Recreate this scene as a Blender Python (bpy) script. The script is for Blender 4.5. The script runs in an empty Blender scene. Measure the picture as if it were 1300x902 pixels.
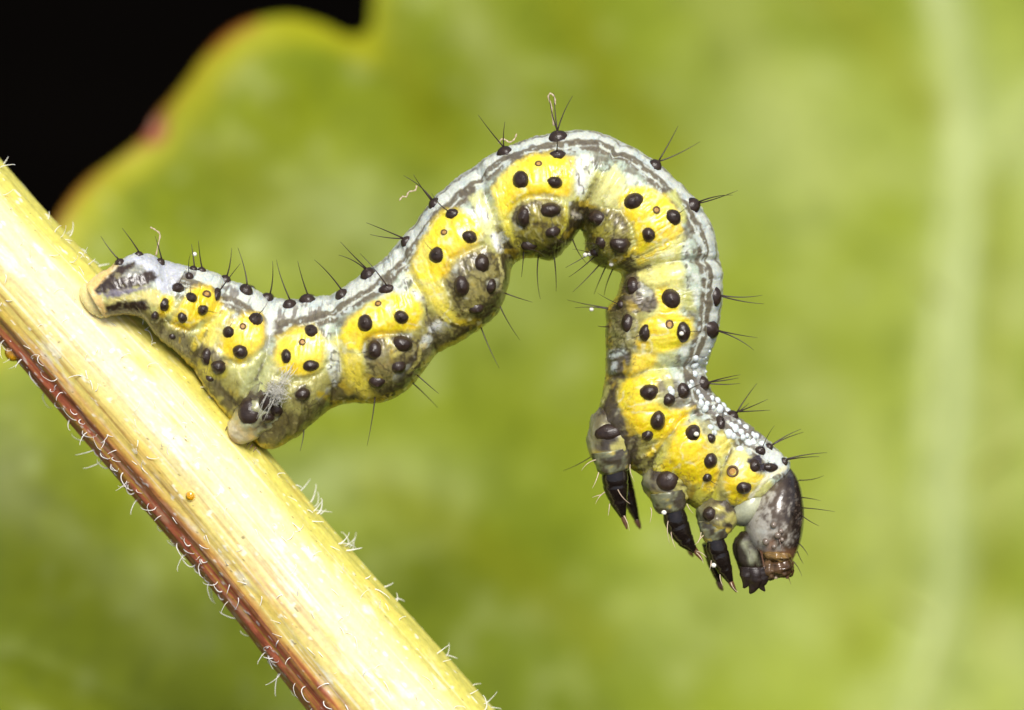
import bpy, math, random
import numpy as np
from mathutils import Matrix, Vector

# ------------------------------------------------------------------ set-up
# Photo frame: x right, y away from the camera, z up; 1 unit is about 4 mm.
# The whole place is pitched so that the camera looks down on the plant.
PITCH = math.radians(35)
R4 = Matrix.Rotation(-PITCH, 4, 'X')
DIST = 40.0
S = 0.01
scene = bpy.context.scene
scene.unit_settings.system = 'METRIC'
scene.unit_settings.scale_length = 0.004
random.seed(7)
rng = np.random.default_rng(11)

cam_data = bpy.data.cameras.new('camera')
cam = bpy.data.objects.new('camera', cam_data)
scene.collection.objects.link(cam)
scene.camera = cam
cam_data.sensor_width = 36.0
cam_data.lens = 36.0 * DIST / 13.0
cam_data.clip_start = 0.1
cam_data.clip_end = 60000
cam_data.dof.use_dof = True
cam_data.dof.focus_distance = DIST - 0.42
cam_data.dof.aperture_fstop = (cam_data.lens * 1e-3) / (2 * 0.80)
cam.matrix_world = R4 @ Matrix.Translation((0, -DIST, 0)) @ Matrix.Rotation(math.pi / 2, 4, 'X')

LIGHT_PHOTO = Vector((0.10, -0.84, 0.54)).normalized()   # towards the light, photo frame
to_sun = (R4.to_3x3() @ LIGHT_PHOTO).normalized()
sun_elev = math.asin(to_sun.z)
sun_rot = math.atan2(to_sun.x, to_sun.y)

world = bpy.data.worlds.new('World')
scene.world = world
world.use_nodes = True
wn = world.node_tree.nodes
wn.clear()
w_out = wn.new('ShaderNodeOutputWorld')
w_bg = wn.new('ShaderNodeBackground')
w_sky = wn.new('ShaderNodeTexSky')
w_sky.sky_type = 'NISHITA'
w_sky.sun_disc = False
w_sky.sun_elevation = sun_elev
w_sky.sun_rotation = sun_rot
w_sky.air_density = 1.0
w_sky.dust_density = 3.0
w_sky.ozone_density = 0.6
w_bg.inputs['Strength'].default_value = 0.11
world.node_tree.links.new(w_sky.outputs[0], w_bg.inputs[0])
world.node_tree.links.new(w_bg.outputs[0], w_out.inputs[0])

sun_data = bpy.data.lights.new('sun', 'SUN')
sun_data.energy = 4.0
sun_data.angle = math.radians(24)
sun_data.color = (1.0, 0.97, 0.925)
sun = bpy.data.objects.new('sun', sun_data)
scene.collection.objects.link(sun)
sun.rotation_euler = to_sun.to_track_quat('Z', 'Y').to_euler()

scene.view_settings.view_transform = 'Standard'
scene.view_settings.look = 'None'
scene.view_settings.exposure = 0.0
scene.view_settings.gamma = 1.0
scene.render.engine = 'CYCLES'
scene.cycles.use_denoising = True
scene.cycles.max_bounces = 8

# ------------------------------------------------------------------ helpers
COL = scene.collection


def lin(r, g, b):
    o = []
    for c in (r, g, b):
        c = c / 255.0
        o.append(c / 12.92 if c <= 0.04045 else ((c + 0.055) / 1.055) ** 2.4)
    return np.array(o)


def W(px, py, y=0.0):
    """Point of the place that stands at depth y on the sight line of a photo spot."""
    k = (DIST + y) / DIST
    return np.array(((px - 650) * S * k, y, (451 - py) * S * k))


def root_empty(name, o, label, cat, group=None):
    e = bpy.data.objects.new(name, None)
    e.empty_display_size = 0.2
    COL.objects.link(e)
    e.matrix_world = R4 @ Matrix.Translation(Vector(o))
    e['label'] = label
    e['category'] = cat
    if group:
        e['group'] = group
    return e


def mesh_obj(name, verts, faces, mat, parent=None, origin=(0, 0, 0), cols=None, smooth=True,
             label=None, cat=None, group=None, kind=None):
    me = bpy.data.meshes.new(name)
    v = np.asarray(verts, dtype=np.float64) - np.asarray(origin)
    faces = np.asarray(faces) if not isinstance(faces, list) else faces
    if isinstance(faces, np.ndarray) and faces.ndim == 2 and len(faces) > 2000:
        n, k = faces.shape
        me.vertices.add(len(v))
        me.vertices.foreach_set('co', v.astype(np.float32).ravel())
        me.loops.add(n * k)
        me.loops.foreach_set('vertex_index', faces.astype(np.int32).ravel())
        me.polygons.add(n)
        me.polygons.foreach_set('loop_start', np.arange(0, n * k, k, dtype=np.int32))
        me.polygons.foreach_set('loop_total', np.full(n, k, dtype=np.int32))
        me.update(calc_edges=True)
    else:
        me.from_pydata(v.tolist(), [], [list(map(int, f)) for f in faces])
        me.update()
    if cols is not None:
        a = me.attributes.new('Col', 'FLOAT_COLOR', 'POINT')
        c4 = np.ones((len(v), 4), dtype=np.float32)
        c4[:, :3] = cols
        a.data.foreach_set('color', c4.ravel())
    if smooth:
        me.polygons.foreach_set('use_smooth', np.ones(len(me.polygons), dtype=bool))
    me.materials.append(mat)
    ob = bpy.data.objects.new(name, me)
    COL.objects.link(ob)
    if parent is not None:
        ob.parent = parent
    else:
        ob.matrix_world = R4 @ Matrix.Translation(Vector(origin))
    if label:
        ob['label'] = label
    if cat:
        ob['category'] = cat
    if group:
        ob['group'] = group
    if kind:
        ob['kind'] = kind
    return ob


_perm = rng.random(1 << 16)


def vnoise(x, y, z):
    xi, yi, zi = np.floor(x).astype(np.int64), np.floor(y).astype(np.int64), np.floor(z).astype(np.int64)
    fx, fy, fz = x - xi, y - yi, z - zi
    fx, fy, fz = [f * f * (3 - 2 * f) for f in (fx, fy, fz)]

    def h(a, b, c):
        return _perm[(a * 73856093 ^ b * 19349663 ^ c * 83492791) & 0xFFFF]
    r = 0
    for dx in (0, 1):
        for dy in (0, 1):
            for dz in (0, 1):
                w = (fx if dx else 1 - fx) * (fy if dy else 1 - fy) * (fz if dz else 1 - fz)
                r = r + w * h(xi + dx, yi + dy, zi + dz)
    return r * 2 - 1


def fbm(x, y, z, o=3):
    a, t, r = 1.0, 0.0, 0
    for i in range(o):
        r = r + a * vnoise(x * 2 ** i + 17.3 * i, y * 2 ** i + 5.1 * i, z * 2 ** i - 9.7 * i)
        t += a
        a *= 0.5
    return r / t


def sstep(a, b, x):
    t = np.clip((x - a) / (b - a), 0, 1)
    return t * t * (3 - 2 * t)


def mix(a, b, t):
    t = np.asarray(t)[..., None]
    return a * (1 - t) + b * t


def grid_faces(n, m, wrap=True):
    i = np.arange(n - 1)[:, None]
    j = np.arange(m if wrap else m - 1)[None, :]
    j2 = (j + 1) % m
    return np.stack([i * m + j, i * m + j2, (i + 1) * m + j2, (i + 1) * m + j], -1).reshape(-1, 4)


def catmull(P, n_per=24):
    P = np.asarray(P, float)
    Q = np.vstack([2 * P[0] - P[1], P, 2 * P[-1] - P[-2]])
    out = []
    for i in range(1, len(Q) - 2):
        t = np.linspace(0, 1, n_per, endpoint=False)[:, None]
        a, b, c, d = Q[i - 1], Q[i], Q[i + 1], Q[i + 2]
        out.append(0.5 * ((2 * b) + (-a + c) * t + (2 * a - 5 * b + 4 * c - d) * t ** 2 + (-a + 3 * b - 3 * c + d) * t ** 3))
    out.append(P[-1:])
    return np.vstack(out)


def tube(pts, radii, sides=6, cap=True):
    """Tapered tube along points; returns verts, faces (list)."""
    pts = np.asarray(pts, float)
    n = len(pts)
    tang = np.gradient(pts, axis=0)
    tang /= np.linalg.norm(tang, axis=1)[:, None] + 1e-9
    ref = np.array((0.13, 1.0, 0.07))
    V = []
    for i in range(n):
        a = np.cross(tang[i], ref)
        a /= np.linalg.norm(a) + 1e-9
        b = np.cross(tang[i], a)
        for k in range(sides):
            t = 2 * math.pi * k / sides
            V.append(pts[i] + radii[i] * (math.cos(t) * a + math.sin(t) * b))
    F = [list(f) for f in grid_faces(n, sides)]
    if cap:
        V += [pts[0], pts[-1]]
        c0, c1 = len(V) - 2, len(V) - 1
        for k in range(sides):
            F.append([c0, (k + 1) % sides, k])
            F.append([c1, (n - 1) * sides + k, (n - 1) * sides + (k + 1) % sides])
    return V, F


def ring_tube(pts, radii, n=8, sides=26, noise=0.0, flat=1.0):
    q = catmull(pts, n)
    r_ = np.interp(np.linspace(0, 1, len(q)), np.linspace(0, 1, len(radii)), radii)
    v, f = tube(q, r_, sides)
    v = np.array(v)
    if noise:
        cidx = np.concatenate([np.repeat(np.arange(len(q)), sides), [0, len(q) - 1]])
        d = v - q[cidx]
        v = v + d * (noise * fbm(v[:, 0] * 9, v[:, 1] * 9, v[:, 2] * 9))[:, None]
    return v, f


def line_d(poly, X, Y):
    P = np.asarray(poly, float)
    dist = np.full(X.shape, 1e9)
    for i in range(len(P) - 1):
        (x1, y1), (x2, y2) = P[i], P[i + 1]
        ex, ey = x2 - x1, y2 - y1
        t = np.clip(((X - x1) * ex + (Y - y1) * ey) / (ex * ex + ey * ey + 1e-9), 0, 1)
        dist = np.minimum(dist, np.hypot(X - x1 - t * ex, Y - y1 - t * ey))
    return dist


class Join:
    def __init__(self):
        self.v, self.f, self.c = [], [], []

    def add(self, v, f, col=None):
        b = len(self.v)
        self.v += [np.asarray(p) for p in v]
        self.f += [[i + b for i in q] for q in f]
        if col is not None:
            self.c += [np.asarray(col)] * len(v) if np.ndim(col) == 1 else list(col)


def blob(c, rad, rot=0.0, nu=24, nv=14, noise=0.0, nscale=4.0, power=1.0):
    """Ellipsoid with its long axes in the picture plane turned by rot; returns verts, faces, unit dirs."""
    u = np.linspace(0, 2 * math.pi, nu, endpoint=False)
    v = np.linspace(0, math.pi, nv)
    vv, uu = np.meshgrid(v, u, indexing='ij')
    d = np.stack([np.sin(vv) * np.cos(uu), np.sin(vv) * np.sin(uu), np.cos(vv)], -1).reshape(-1, 3)
    p = np.sign(d) * np.abs(d) ** power * np.asarray(rad)
    if noise:
        n = fbm(d[:, 0] * nscale + c[0], d[:, 1] * nscale, d[:, 2] * nscale + c[2])
        p = p * (1 + noise * n)[:, None]
    ca, sa = math.cos(rot), math.sin(rot)
    q = np.stack([p[:, 0] * ca - p[:, 2] * sa, p[:, 1], p[:, 0] * sa + p[:, 2] * ca], -1) + np.asarray(c)
    return q, [list(f) for f in grid_faces(nv, nu)], d


# ------------------------------------------------------------------ materials
def new_mat(name):
    m = bpy.data.materials.new(name)
    m.use_nodes = True
    nt = m.node_tree
    b = nt.nodes['Principled BSDF']
    return m, nt, b


def add_bump(nt, b, scale, strength, dist=0.01, detail=4.0, coord='Object'):
    tc = nt.nodes.new('ShaderNodeTexCoord')
    n = nt.nodes.new('ShaderNodeTexNoise')
    n.inputs['Scale'].default_value = scale
    n.inputs['Detail'].default_value = detail
    bp = nt.nodes.new('ShaderNodeBump')
    bp.inputs['Strength'].default_value = strength
    bp.inputs['Distance'].default_value = dist
    nt.links.new(tc.outputs[coord], n.inputs['Vector'])
    nt.links.new(n.outputs['Fac'], bp.inputs['Height'])
    nt.links.new(bp.outputs['Normal'], b.inputs['Normal'])
    return n


def plain(name, col, rough=0.5, spec=0.5, sss=0.0, sssr=0.1, bump=0.0, bscale=30, coat=0.0, trans=0.0, vary=0.25):
    m, nt, b = new_mat(name)
    b.inputs['Roughness'].default_value = rough
    b.inputs['Specular IOR Level'].default_value = spec
    if sss:
        b.inputs['Subsurface Weight'].default_value = sss
        b.inputs['Subsurface Radius'].default_value = (1.0, 0.8, 0.4)
        b.inputs['Subsurface Scale'].default_value = sssr
    b.inputs['Coat Weight'].default_value = coat
    b.inputs['Coat Roughness'].default_value = 0.15
    b.inputs['Transmission Weight'].default_value = trans
    tc = nt.nodes.new('ShaderNodeTexCoord')
    n = nt.nodes.new('ShaderNodeTexNoise')
    n.inputs['Scale'].default_value = bscale * 0.4
    r = nt.nodes.new('ShaderNodeValToRGB')
    r.color_ramp.elements[0].position = 0.3
    r.color_ramp.elements[1].position = 0.7
    c = np.asarray(col)
    r.color_ramp.elements[0].color = (*np.clip(c * (1 - vary), 0, 1), 1)
    r.color_ramp.elements[1].color = (*np.clip(c * (1 + vary), 0, 1), 1)
    nt.links.new(tc.outputs['Object'], n.inputs['Vector'])
    nt.links.new(n.outputs['Fac'], r.inputs['Fac'])
    nt.links.new(r.outputs['Color'], b.inputs['Base Color'])
    if bump:
        add_bump(nt, b, bscale, bump)
    return m


def skin(name, rough=0.42, spec=0.5, sss=0.25, sssr=0.08, bump=0.25, bscale=28, coat=0.0, bdist=0.012):
    """Colour from the mesh's own colour attribute, with fine grain and relief."""
    m, nt, b = new_mat(name)
    a = nt.nodes.new('ShaderNodeAttribute')
    a.attribute_name = 'Col'
    n = add_bump(nt, b, bscale, bump, bdist)
    mr = nt.nodes.new('ShaderNodeMapRange')
    mr.inputs['From Min'].default_value = 0.3
    mr.inputs['From Max'].default_value = 0.7
    mr.inputs['To Min'].default_value = 0.86
    mr.inputs['To Max'].default_value = 1.06
    mx = nt.nodes.new('ShaderNodeVectorMath')
    mx.operation = 'SCALE'
    nt.links.new(n.outputs['Fac'], mr.inputs['Value'])
    nt.links.new(a.outputs['Color'], mx.inputs[0])
    nt.links.new(mr.outputs['Result'], mx.inputs['Scale'])
    nt.links.new(mx.outputs['Vector'], b.inputs['Base Color'])
    b.inputs['Roughness'].default_value = rough
    b.inputs['Specular IOR Level'].default_value = spec
    b.inputs['Subsurface Weight'].default_value = sss
    b.inputs['Subsurface Radius'].default_value = (1.0, 0.8, 0.35)
    b.inputs['Subsurface Scale'].default_value = sssr
    b.inputs['Coat Weight'].default_value = coat
    b.inputs['Coat Roughness'].default_value = 0.2
    return m


M_BODY = skin('caterpillar_skin', rough=0.36, spec=0.5, sss=0.6, sssr=0.10, bump=0.28, bscale=34, coat=0.45)
M_HEAD = skin('head_capsule', rough=0.2, spec=0.5, sss=0.1, sssr=0.04, bump=0.25, bscale=30, coat=0.3)
M_CHEEK = skin('cheek_skin', rough=0.5, spec=0.3, sss=0.2, sssr=0.05, bump=0.6, bscale=30)
M_PALP = plain('palp_horn', lin(42, 31, 25), rough=0.4, bump=0.6, bscale=40)
M_TUB = plain('black_tubercle', lin(52, 39, 30), rough=0.32, spec=0.5, bump=0.5, bscale=50)
M_CLAW = plain('black_leg_horn', lin(30, 23, 19), rough=0.17, spec=0.6, bump=0.5, bscale=26)
M_BRISTLE = plain('dark_bristle', lin(58, 46, 36), rough=0.4)
M_PALEHAIR = plain('pale_bristle', lin(205, 180, 150), rough=0.4, sss=0.2)
M_SPIR = plain('spiracle_ring', lin(92, 66, 30), rough=0.5, bscale=90)
M_SPIRC = plain('spiracle_centre', lin(172, 128, 56), rough=0.5, bscale=90)
M_GRAN = plain('white_granule', lin(216, 223, 218), rough=0.35, sss=0.3, sssr=0.05, vary=0.04)
M_CLAWTIP = plain('claw_tip', lin(100, 68, 46), rough=0.3, coat=0.3)
M_EYE = plain('stemma_lens', lin(124, 110, 96), rough=0.08, coat=0.8)
M_STEM = skin('stem_skin', rough=0.45, spec=0.5, sss=0.3, sssr=0.12, bump=0.3, bscale=14, bdist=0.02)
M_STEMHAIR = plain('stem_hair', lin(250, 246, 232), rough=0.35, sss=0.2, vary=0.03)
M_SAP = plain('sap_amber', lin(255, 190, 40), rough=0.08, spec=0.6, trans=0.55, coat=0.5, vary=0.1)
M_LINT = plain('lint_fibre', lin(214, 210, 194), rough=0.6, sss=0.2, vary=0.05)
M_GRAIN = plain('pollen_grain', lin(240, 236, 220), rough=0.4, vary=0.08)

# ------------------------------------------------------------------ ground
def build_ground():
    m, nt, b = new_mat('unlit_dark_soil')
    tc = nt.nodes.new('ShaderNodeTexCoord')
    n = nt.nodes.new('ShaderNodeTexNoise')
    n.inputs['Scale'].default_value = 0.05
    n.inputs['Detail'].default_value = 8
    r = nt.nodes.new('ShaderNodeValToRGB')
    r.color_ramp.elements[0].color = (0.0007, 0.0006, 0.0005, 1)  # unlit darkness put into the soil colour, near black
    r.color_ramp.elements[1].color = (0.0024, 0.0019, 0.0015, 1)
    nt.links.new(tc.outputs['Object'], n.inputs['Vector'])
    nt.links.new(n.outputs['Fac'], r.inputs['Fac'])
    nt.links.new(r.outputs['Color'], b.inputs['Base Color'])
    b.inputs['Roughness'].default_value = 1.0
    b.inputs['Specular IOR Level'].default_value = 0.0
    e = np.concatenate([-np.geomspace(20000, 260, 12), np.linspace(-240, 240, 81), np.geomspace(260, 20000, 12)])
    X, Y = np.meshgrid(e, e, indexing='ij')
    Z = -70 + 3.0 * fbm(X * 0.05, Y * 0.05, X * 0 + 3.3) * (np.hypot(X, Y) < 250)
    v = np.stack([X, Y, Z], -1).reshape(-1, 3)
    ob = mesh_obj('ground', v, grid_faces(len(e), len(e), wrap=False), m)
    ob.matrix_world = Matrix.Identity(4)
    ob['kind'] = 'structure'
    ob['label'] = 'soil far below the plant, coloured near black for unlit distance'


build_ground()

# ------------------------------------------------------------------ background leaf
LEAF_C = (700, 520)
LEAF_OUT = [(475, -60), (476, -25), (473, 5), (470, 34), (455, 46), (435, 44), (410, 32), (372, 21), (335, 24), (305, 33), (280, 50),
            (258, 74), (238, 102), (220, 124), (207, 138), (196, 152), (188, 168), (170, 186), (140, 208), (112, 228), (88, 255), (66, 292), (40, 345),
            (4, 420), (-60, 480), (-160, 520), (-260, 600), (-330, 720), (-350, 860), (-290, 990), (-180, 1080), (-120, 1180),
            (-60, 1290), (120, 1360), (320, 1370), (460, 1330), (520, 1400), (640, 1490), (820, 1500), (960, 1420), (1010, 1340), (1130, 1380), (1330, 1380),
            (1500, 1290), (1560, 1160), (1530, 1040), (1640, 980), (1760, 850), (1800, 680), (1740, 520), (1640, 430), (1690, 330), (1720, 180), (1660, 10),
            (1540, -110), (1380, -150), (1300, -130), (1260, -230), (1140, -330), (980, -360), (830, -310), (760, -230), (700, -240), (600, -220), (520, -150)]


def leaf_depth(px, py):
    """Blade surface: near at its left margin, falling away and buckled between the veins."""
    u, v = (px - 650) / 650.0, (py - 451) / 451.0
    d = 12.6 + 5.0 * np.tanh(1.3 * u) + 1.0 * np.clip(u, 0, 3) - 1.3 * v
    d = d + 0.55 * np.sin(2.2 * u + 1.1 * v + 0.6) + 0.35 * np.sin(3.1 * v - 2.4 * u + 1.0)
    d = d + 0.5 * fbm(px * 0.005, py * 0.005, px * 0 + 2.2, 2)
    return d


def build_leaf():
    o = W(900, 1480, 13)
    root = root_empty('leaf', o, 'large blurred yellow-green lobed leaf with reddish margin behind the caterpillar', 'leaf')
    out = catmull(LEAF_OUT + [LEAF_OUT[0]], 10)[:-1]
    NA, NR = len(out), 110
    t = np.linspace(0, 1, NR) ** 0.8
    c = np.array(LEAF_C, float)
    P = c[None, None, :] + (out[None] - c) * t[:, None, None]
    px, py = P[..., 0], P[..., 1]
    y = leaf_depth(px, py)
    edge = np.linalg.norm(out[None] - P, axis=-1)
    vein = np.full(px.shape, 1e9)
    vein0 = vein
    for poly, wid in VEINS:
        q = catmull(poly, 8)
        for i in range(len(q) - 1):
            a, b = q[i], q[i + 1]
            ab = b - a
            tt = np.clip(((px - a[0]) * ab[0] + (py - a[1]) * ab[1]) / (ab @ ab), 0, 1)
            dd = np.hypot(px - a[0] - tt * ab[0], py - a[1] - tt * ab[1]) / wid
            vein = np.minimum(vein, dd)
        if wid > 12:
            vein0 = vein
    y = y - 0.25 * np.exp(-vein0 ** 2) + 0.3 * np.exp(-(vein0 / 3) ** 2) - 0.05 * np.exp(-vein ** 2)
    k = (DIST + y) / DIST
    V = np.stack([(px - 650) * S * k, y, (451 - py) * S * k], -1).reshape(-1, 3)
    base = mix(np.broadcast_to(lin(140, 151, 0), px.shape + (3,)), lin(143, 156, 34), sstep(250, 800, px + 0.25 * py))
    dark = np.array(lin(116, 132, 4))
    pale = np.array(lin(160, 172, 74))
    n1 = fbm(px * 0.0042, py * 0.0042, px * 0 + 8.1, 3)
    n2 = fbm(px * 0.011 + 4, py * 0.011, px * 0 + 1.7, 2)
    c_ = mix(mix(base, dark, sstep(0.0, 0.6, -n1) * 0.7), pale, 0.6 * sstep(-0.05, 0.6, n1 + 0.35 * n2 + 0.06 * (px - 700) / 600))
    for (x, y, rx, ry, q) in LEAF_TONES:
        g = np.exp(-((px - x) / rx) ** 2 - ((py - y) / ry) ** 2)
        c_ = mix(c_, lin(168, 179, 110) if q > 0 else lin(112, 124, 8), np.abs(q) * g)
    n3 = fbm(px * 0.022 + 9, py * 0.022, px * 0 + 6.7, 3)
    c_ = mix(c_, lin(168, 178, 96), 0.55 * sstep(0.1, 0.5, n3))
    c_ = mix(c_, lin(108, 122, 6), 0.5 * sstep(0.1, 0.5, -n3))
    c_ = mix(c_, lin(172, 184, 116), 0.75 * np.exp(-vein0 ** 2))
    c_ = mix(c_, lin(156, 168, 84), 0.15 * np.exp(-vein ** 2))
    c_ = mix(c_, lin(176, 174, 0), sstep(62, 20, edge) * 0.85)
    spot = sstep(-0.1, 0.45, fbm(px * 0.02, py * 0.02, px * 0 + 5.0, 2))
    c_ = mix(c_, lin(168, 100, 8), sstep(16, 4, edge) * (0.35 + 0.65 * spot) * (px < 330))
    rs = np.hypot((px - 194) / 20, (py - 158) / 26)
    c_ = mix(c_, lin(164, 72, 48), sstep(1.25, 0.8, rs))
    c_ = mix(c_, lin(196, 128, 108), sstep(0.6, 0.3, rs))
    for ln, w_, q in LEAF_FOLD_SHADING:  # light and shade of folds, painted as streaks in the blade colour
        dd = line_d(ln, px, py)
        c_ = mix(c_, lin(134, 140, 0) if q < 0 else lin(172, 180, 96), abs(q) * np.exp(-(dd / w_) ** 2))
    c_ = c_ * 0.88
    # two sides
    th = 0.07
    V2 = V + np.array((0, th, 0))
    n = len(V)
    F = grid_faces(NR, NA)
    rim = np.array([[(NR - 1) * NA + j, (NR - 1) * NA + (j + 1) % NA, n + (NR - 1) * NA + (j + 1) % NA, n + (NR - 1) * NA + j] for j in range(NA)])
    faces = np.vstack([F[:, ::-1], F + n, rim])
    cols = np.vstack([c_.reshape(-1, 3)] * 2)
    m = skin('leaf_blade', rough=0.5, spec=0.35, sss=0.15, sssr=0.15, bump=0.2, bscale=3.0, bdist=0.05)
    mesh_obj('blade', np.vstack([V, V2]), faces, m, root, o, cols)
    mv = plain('leaf_vein', lin(150, 156, 62), rough=0.5, bscale=4, vary=0.1)
    for i, (poly, wid) in enumerate(VEINS):
        q = catmull(poly, 8)
        yy = leaf_depth(q[:, 0], q[:, 1])
        pts = [W(a[0], a[1], b + 0.12) for a, b in zip(q, yy)]
        rr = np.linspace(1, 0.45, len(pts)) * min(wid, 17) * S * 0.75
        v, f = tube(pts, rr, 8)
        mesh_obj('midrib' if i == 0 else 'vein', v, f, mv, root, o)
    # leaf stalk reaching down to the ground
    a = W(900, 1480, 13.2)
    pts = [W(960, 1330, 13.4), a, a + np.array((1.0, 4, -10)), a + np.array((2.5, 10, -40)), a + np.array((3.0, 12, -72))]
    v, f = tube(catmull(pts, 8), np.linspace(0.28, 0.5, 33), 10)
    mesh_obj('leaf_stalk', v, f, mv, root, o)


LEAF_FOLD_SHADING = [([(470, -40), (500, 60), (560, 190)], 26, -0.7), ([(700, -40), (760, 90), (850, 200)], 30, -0.7), ([(560, -40), (620, 60), (660, 140)], 30, 0.45), ([(880, -40), (960, 80), (1060, 230)], 40, 0.4),
              ([(1030, -30), (1120, 60), (1180, 140)], 28, -0.6), ([(480, 620), (620, 700), (760, 812)], 36, -0.6), ([(900, 470), (1000, 620), (1090, 812)], 34, -0.45), ([(1000, 440), (1090, 560), (1140, 760)], 34, 0.35),
              ([(210, 130), (330, 250), (430, 330)], 30, -0.4), ([(0, 620), (110, 700), (220, 812)], 30, 0.35), ([(1265, 250), (1262, 812)], 20, -0.5)]
LEAF_TONES = [(430, 290, 110, 70, 0.7), (430, 612, 150, 45, 0.8), (980, 180, 120, 110, 0.5), (1290, 170, 60, 70, 0.6), (1205, 560, 40, 420, 0.6), (900, 780, 160, 80, 0.35), (300, 700, 120, 60, 0.3), (620, 380, 140, 80, 0.3),
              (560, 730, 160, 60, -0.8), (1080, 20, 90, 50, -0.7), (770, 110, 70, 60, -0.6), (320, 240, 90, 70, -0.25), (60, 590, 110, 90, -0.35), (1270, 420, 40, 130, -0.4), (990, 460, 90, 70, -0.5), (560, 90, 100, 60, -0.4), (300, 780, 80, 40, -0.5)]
VEINS = [
    ([(960, 1400), (1100, 1050), (1195, 800), (1208, 600), (1222, 400), (1236, 250), (1226, 100), (1190, -60), (1080, -300)], 27),
    ([(1234, 262), (1290, 160), (1380, 60), (1500, -60)], 14),
    ([(1206, 620), (1350, 520), (1500, 470), (1650, 500)], 11),
    ([(1195, 800), (960, 640), (760, 420), (640, 150), (560, -150)], 9),
    ([(1060, 1150), (760, 900), (480, 640), (260, 380), (140, 260)], 10),
    ([(1222, 400), (1080, 260), (960, 80), (900, -200)], 8),
    ([(1000, 1300), (700, 1180), (400, 1020), (100, 860), (-200, 760)], 9),
]
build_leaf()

# ------------------------------------------------------------------ stem
STEM_A, STEM_B = np.array((103.0, 430.0)), np.array((437.0, 812.0))
STEM_Y = 0.22


def stem_frame():
    a, b = W(*STEM_A, STEM_Y), W(*STEM_B, STEM_Y)
    t = (b - a) / np.linalg.norm(b - a)
    side = np.array((-t[2], 0, t[0]))      # towards the upper right of the picture
    if side[0] < 0:
        side = -side
    return a, b, t, side


def stem_center(s):
    a, b, t, side = stem_frame()
    s = np.asarray(s, float)
    return a + s[..., None] * t + (0.035 * np.sin(s * 0.75 + 0.4) - 0.004 * np.clip(s - 3, 0, 50) ** 2 * 0.2)[..., None] * side


def stem_radius(s):
    return 0.795 + 0.012 * np.asarray(s) + 0.018 * np.sin(np.asarray(s) * 1.3)


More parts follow.
